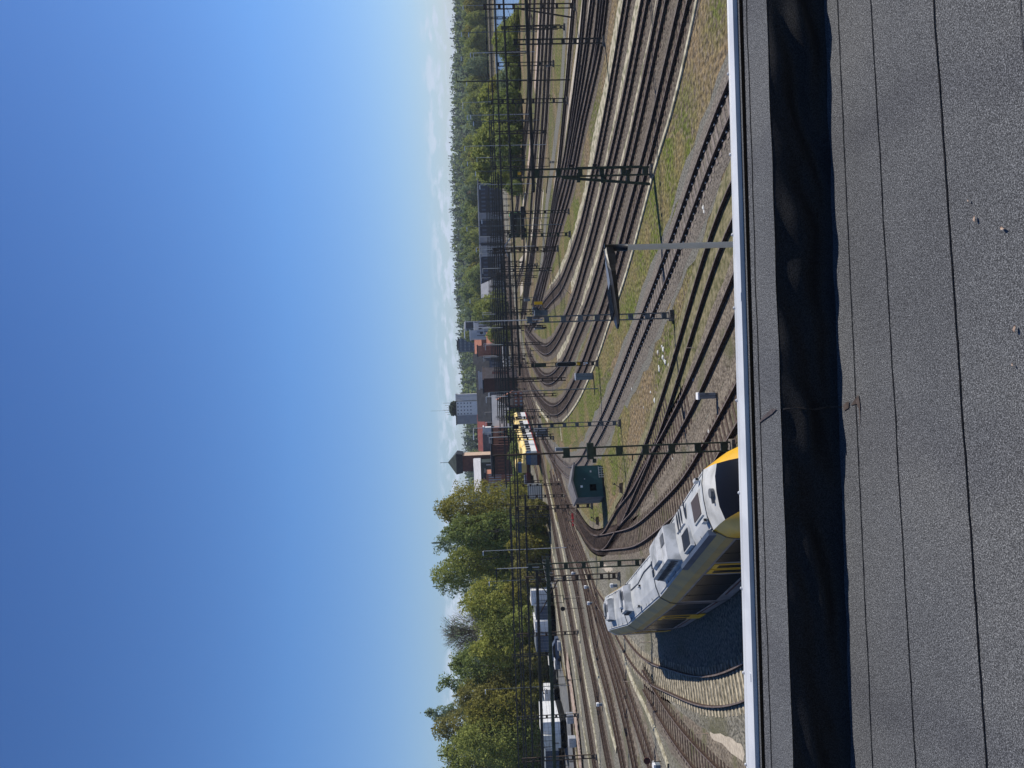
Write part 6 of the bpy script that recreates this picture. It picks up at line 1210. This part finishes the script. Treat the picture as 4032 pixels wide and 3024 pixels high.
# near shore bushes and trees between lake and tracks
for i, (y, v, Y, key, w) in enumerate(((130, 1955, 190, 'g', .8), (160, 1935, 185, 'b', .9), (195, 1960, 180, 'm', .8), (250, 1985, 180, 'g', .8), (285, 2000, 178, 'm', .7), (330, 1955, 185, 'w', 1.0), (345, 1925, 190, 'y', 1.0), (385, 1880, 195, 'b', 1.2), (405, 1940, 180, 'm', .9), (430, 1900, 200, 'b', 1.2), (455, 1950, 178, 'm', .9),
        (480, 1905, 195, 'g', 1.2), (510, 1945, 178, 'g', .9), (545, 1870, 205, 'g', 1.3), (560, 1950, 176, 'm', 1.0), (600, 1860, 210, 'g', 1.3), (625, 1945, 180, 'm', .8), (655, 1865, 215, 'b', 1.3), (685, 1880, 215, 'g', 1.0), (700, 1935, 190, 'g', .8), (0, 2040, 178, 'g', .7), (60, 2020, 176, 'b', .6), (100, 2000, 176, 'g', .7), (20, 2045, 170, 'b', .6),
        (740, 1990, 180, 'm', .5), (1200, 1890, 300, 'b', 1.3), (1215, 1868, 320, 'g', 1.3), (1240, 1862, 330, 'm', 1.2), (1320, 1915, 280, 'b', 1.0), (1640, 1990, 215, 'b', .6), (1705, 2000, 200, 'm', .8), (1745, 2010, 205, 'm', .8), (1790, 2000, 200, 'm', .8))):
    p_ = at(v, y, Y); plant('bush' if p_.z < 8 else 'broadleaf_tree', key, p_.x, Y, p_.z, w, '%s %s between the lake and the tracks' % (DS[key], 'bush' if p_.z < 8 else 'tree') if y < 760 else '%s tree beside the town houses' % DS[key], 'near shore growth, %s, %s' % (DS[key], 'bush' if p_.z < 8 else 'tree') if y < 760 else 'trees by the town houses, ' + DS[key], 0, rn.random() * 6)
# closed forest on the hill: nobody could count it
mb = MB(); rn = random.Random(31)
for i in range(3400):
    Y = 480 + (rn.random() ** .8) * 560; x = rn.uniform(-.42, .62) * Y; z = hz(x, Y); con = rn.random() < .62; h = rn.uniform(9, 15) if con else rn.uniform(8, 12); r_ = h * (.16 if con else .32); mb.mi = 0 if con else (1 if rn.random() < .55 else 2)
    for _ in range(26):
        f = rn.random(); rr = r_ * ((1 - f) ** .8 + .05 if con else math.sqrt(max(0.05, 1 - (2 * f - 1) ** 2))); a = rn.random() * 6.28; c_ = Vector((x + math.cos(a) * rr * rn.random() ** .5, Y + math.sin(a) * rr, z + .8 + f * (h - .8))); leafquad(mb, c_, (1.25 if con else 1.6) * (1.1 - .5 * f if con else 1), rn)
tag(mb.build('forest', ['leaf_dark', 'leaf_mid', 'leaf_grey']), kind='stuff')
# tall single conifer crests
for i, (y, v) in enumerate(((95, 1802), (290, 1800), (440, 1790), (590, 1785), (660, 1794), (690, 1797), (780, 1791), (820, 1796), (910, 1802), (1060, 1806), (1160, 1810), (1290, 1812), (1430, 1822), (1700, 1848), (1735, 1842), (1760, 1850), (1720, 1850), (1690, 1858))):
    Y = 760 if y < 1600 else 500; p_ = at(v, y, Y); z = hz(p_.x, Y); plant('conifer', 'c', p_.x, Y, max(8, p_.z - z), 1.7, 'dark conifer crest standing above the skyline of the hill' if y < 1600 else 'dark conifer behind the red roofed hall', 'conifers above the skyline' if y < 1600 else 'conifers behind the red roofed hall', z)
# parked wagons glimpsed between the distant gantries
rn = random.Random(77)
for i, (y, v, L_, mt, lb) in enumerate(((1195, 1992, 9, 'offwhite', 'pale covered wagon, right end of the distant row'), (1245, 1996, 10, 'galv', 'light grey covered wagon beside the pale one in the distance'), (1330, 2006, 9, 'white', 'white covered wagon in the middle of the distant row'), (1385, 2012, 10, 'slateb', 'blue grey covered wagon in the distant row'),
        (1445, 2020, 8, 'offwhite', 'pale wagon close to the brown shed'), (1500, 2026, 8, 'white', 'white wagon before the brown brick shed'), (1555, 2036, 7, 'galv', 'light grey wagon under the brick gable'), (1120, 1986, 11, 'brickdark', 'brown covered wagon before the workshop'), (1040, 1982, 11, 'greywall', 'grey covered wagon before the long workshop'), (960, 1976, 11, 'brickdark', 'dark brown covered wagon before the workshop stair tower'))):
    b = gp(v, y); t = thing('freight_wagon', b, lb, 'freight wagon'); mb = MB(); mb.box((b.x, b.y, 2.1), (L_, 2.7, 2.2)); mb.build('body', mt, t)
    mb = MB(); mb.loft([[Vector((x, b.y + yy, z)) for yy, z in ((-1.4, 3.2), (-.8, 3.6), (.8, 3.6), (1.4, 3.2))] for x in (b.x - L_ / 2 - .05, b.x + L_ / 2 + .05)]); mb.build('roof', 'galv', t)
    mb = MB(); mb.box((b.x, b.y, .9), (L_ - .2, 2.2, .2)); [mb.tube([(b.x + e * L_ * .32, b.y - .8, .5), (b.x + e * L_ * .32, b.y + .8, .5)], .46, 10) for e in (-1, 1)]; mb.build('chassis', 'black', t)
# dry leaves blown on the roof
F4 = lambda p: [(2800 + x * 1232 / 2212, y * 924 / 1659) for x, y in p]
for i, (x, y, a, lb) in enumerate([(*F4([(1870, 1545)])[0], .3, 'pale dry leaf on the roof felt, upper of the two at the right'), (*F4([(2065, 1612)])[0], 1.2, 'pale dry leaf on the roof felt, lower of the two at the right'), (*F4([(1825, 1415)])[0], .8, 'small pale crumb of leaf above the two dry leaves'), (*F5([(2155, 527)])[0], .1, 'tan dry leaf lying alone near the picture bottom'), (*F5([(2140, 780)])[0], .7, 'small grey crumb beside the lone tan leaf')]):
    p_ = gp(x, y, ZR + .006); r_ = .011 if 'crumb' not in lb else .006; mb = MB(); q = []
    for k in range(7):
        f = k / 6; w_ = math.sin(math.pi * f) * .45 + .02; q.append([p_ + Vector((math.cos(a) * (f - .5) * 2 * r_ - math.sin(a) * s_ * w_ * r_, math.sin(a) * (f - .5) * 2 * r_ + math.cos(a) * s_ * w_ * r_, .002 + .003 * abs(s_) + .002 * math.sin(f * 5))) for s_ in (-1, 0, 1)])
    mb.loft(q, closed=False); tag(mb.build('dry_leaf', 'plank'), lb, 'leaf')
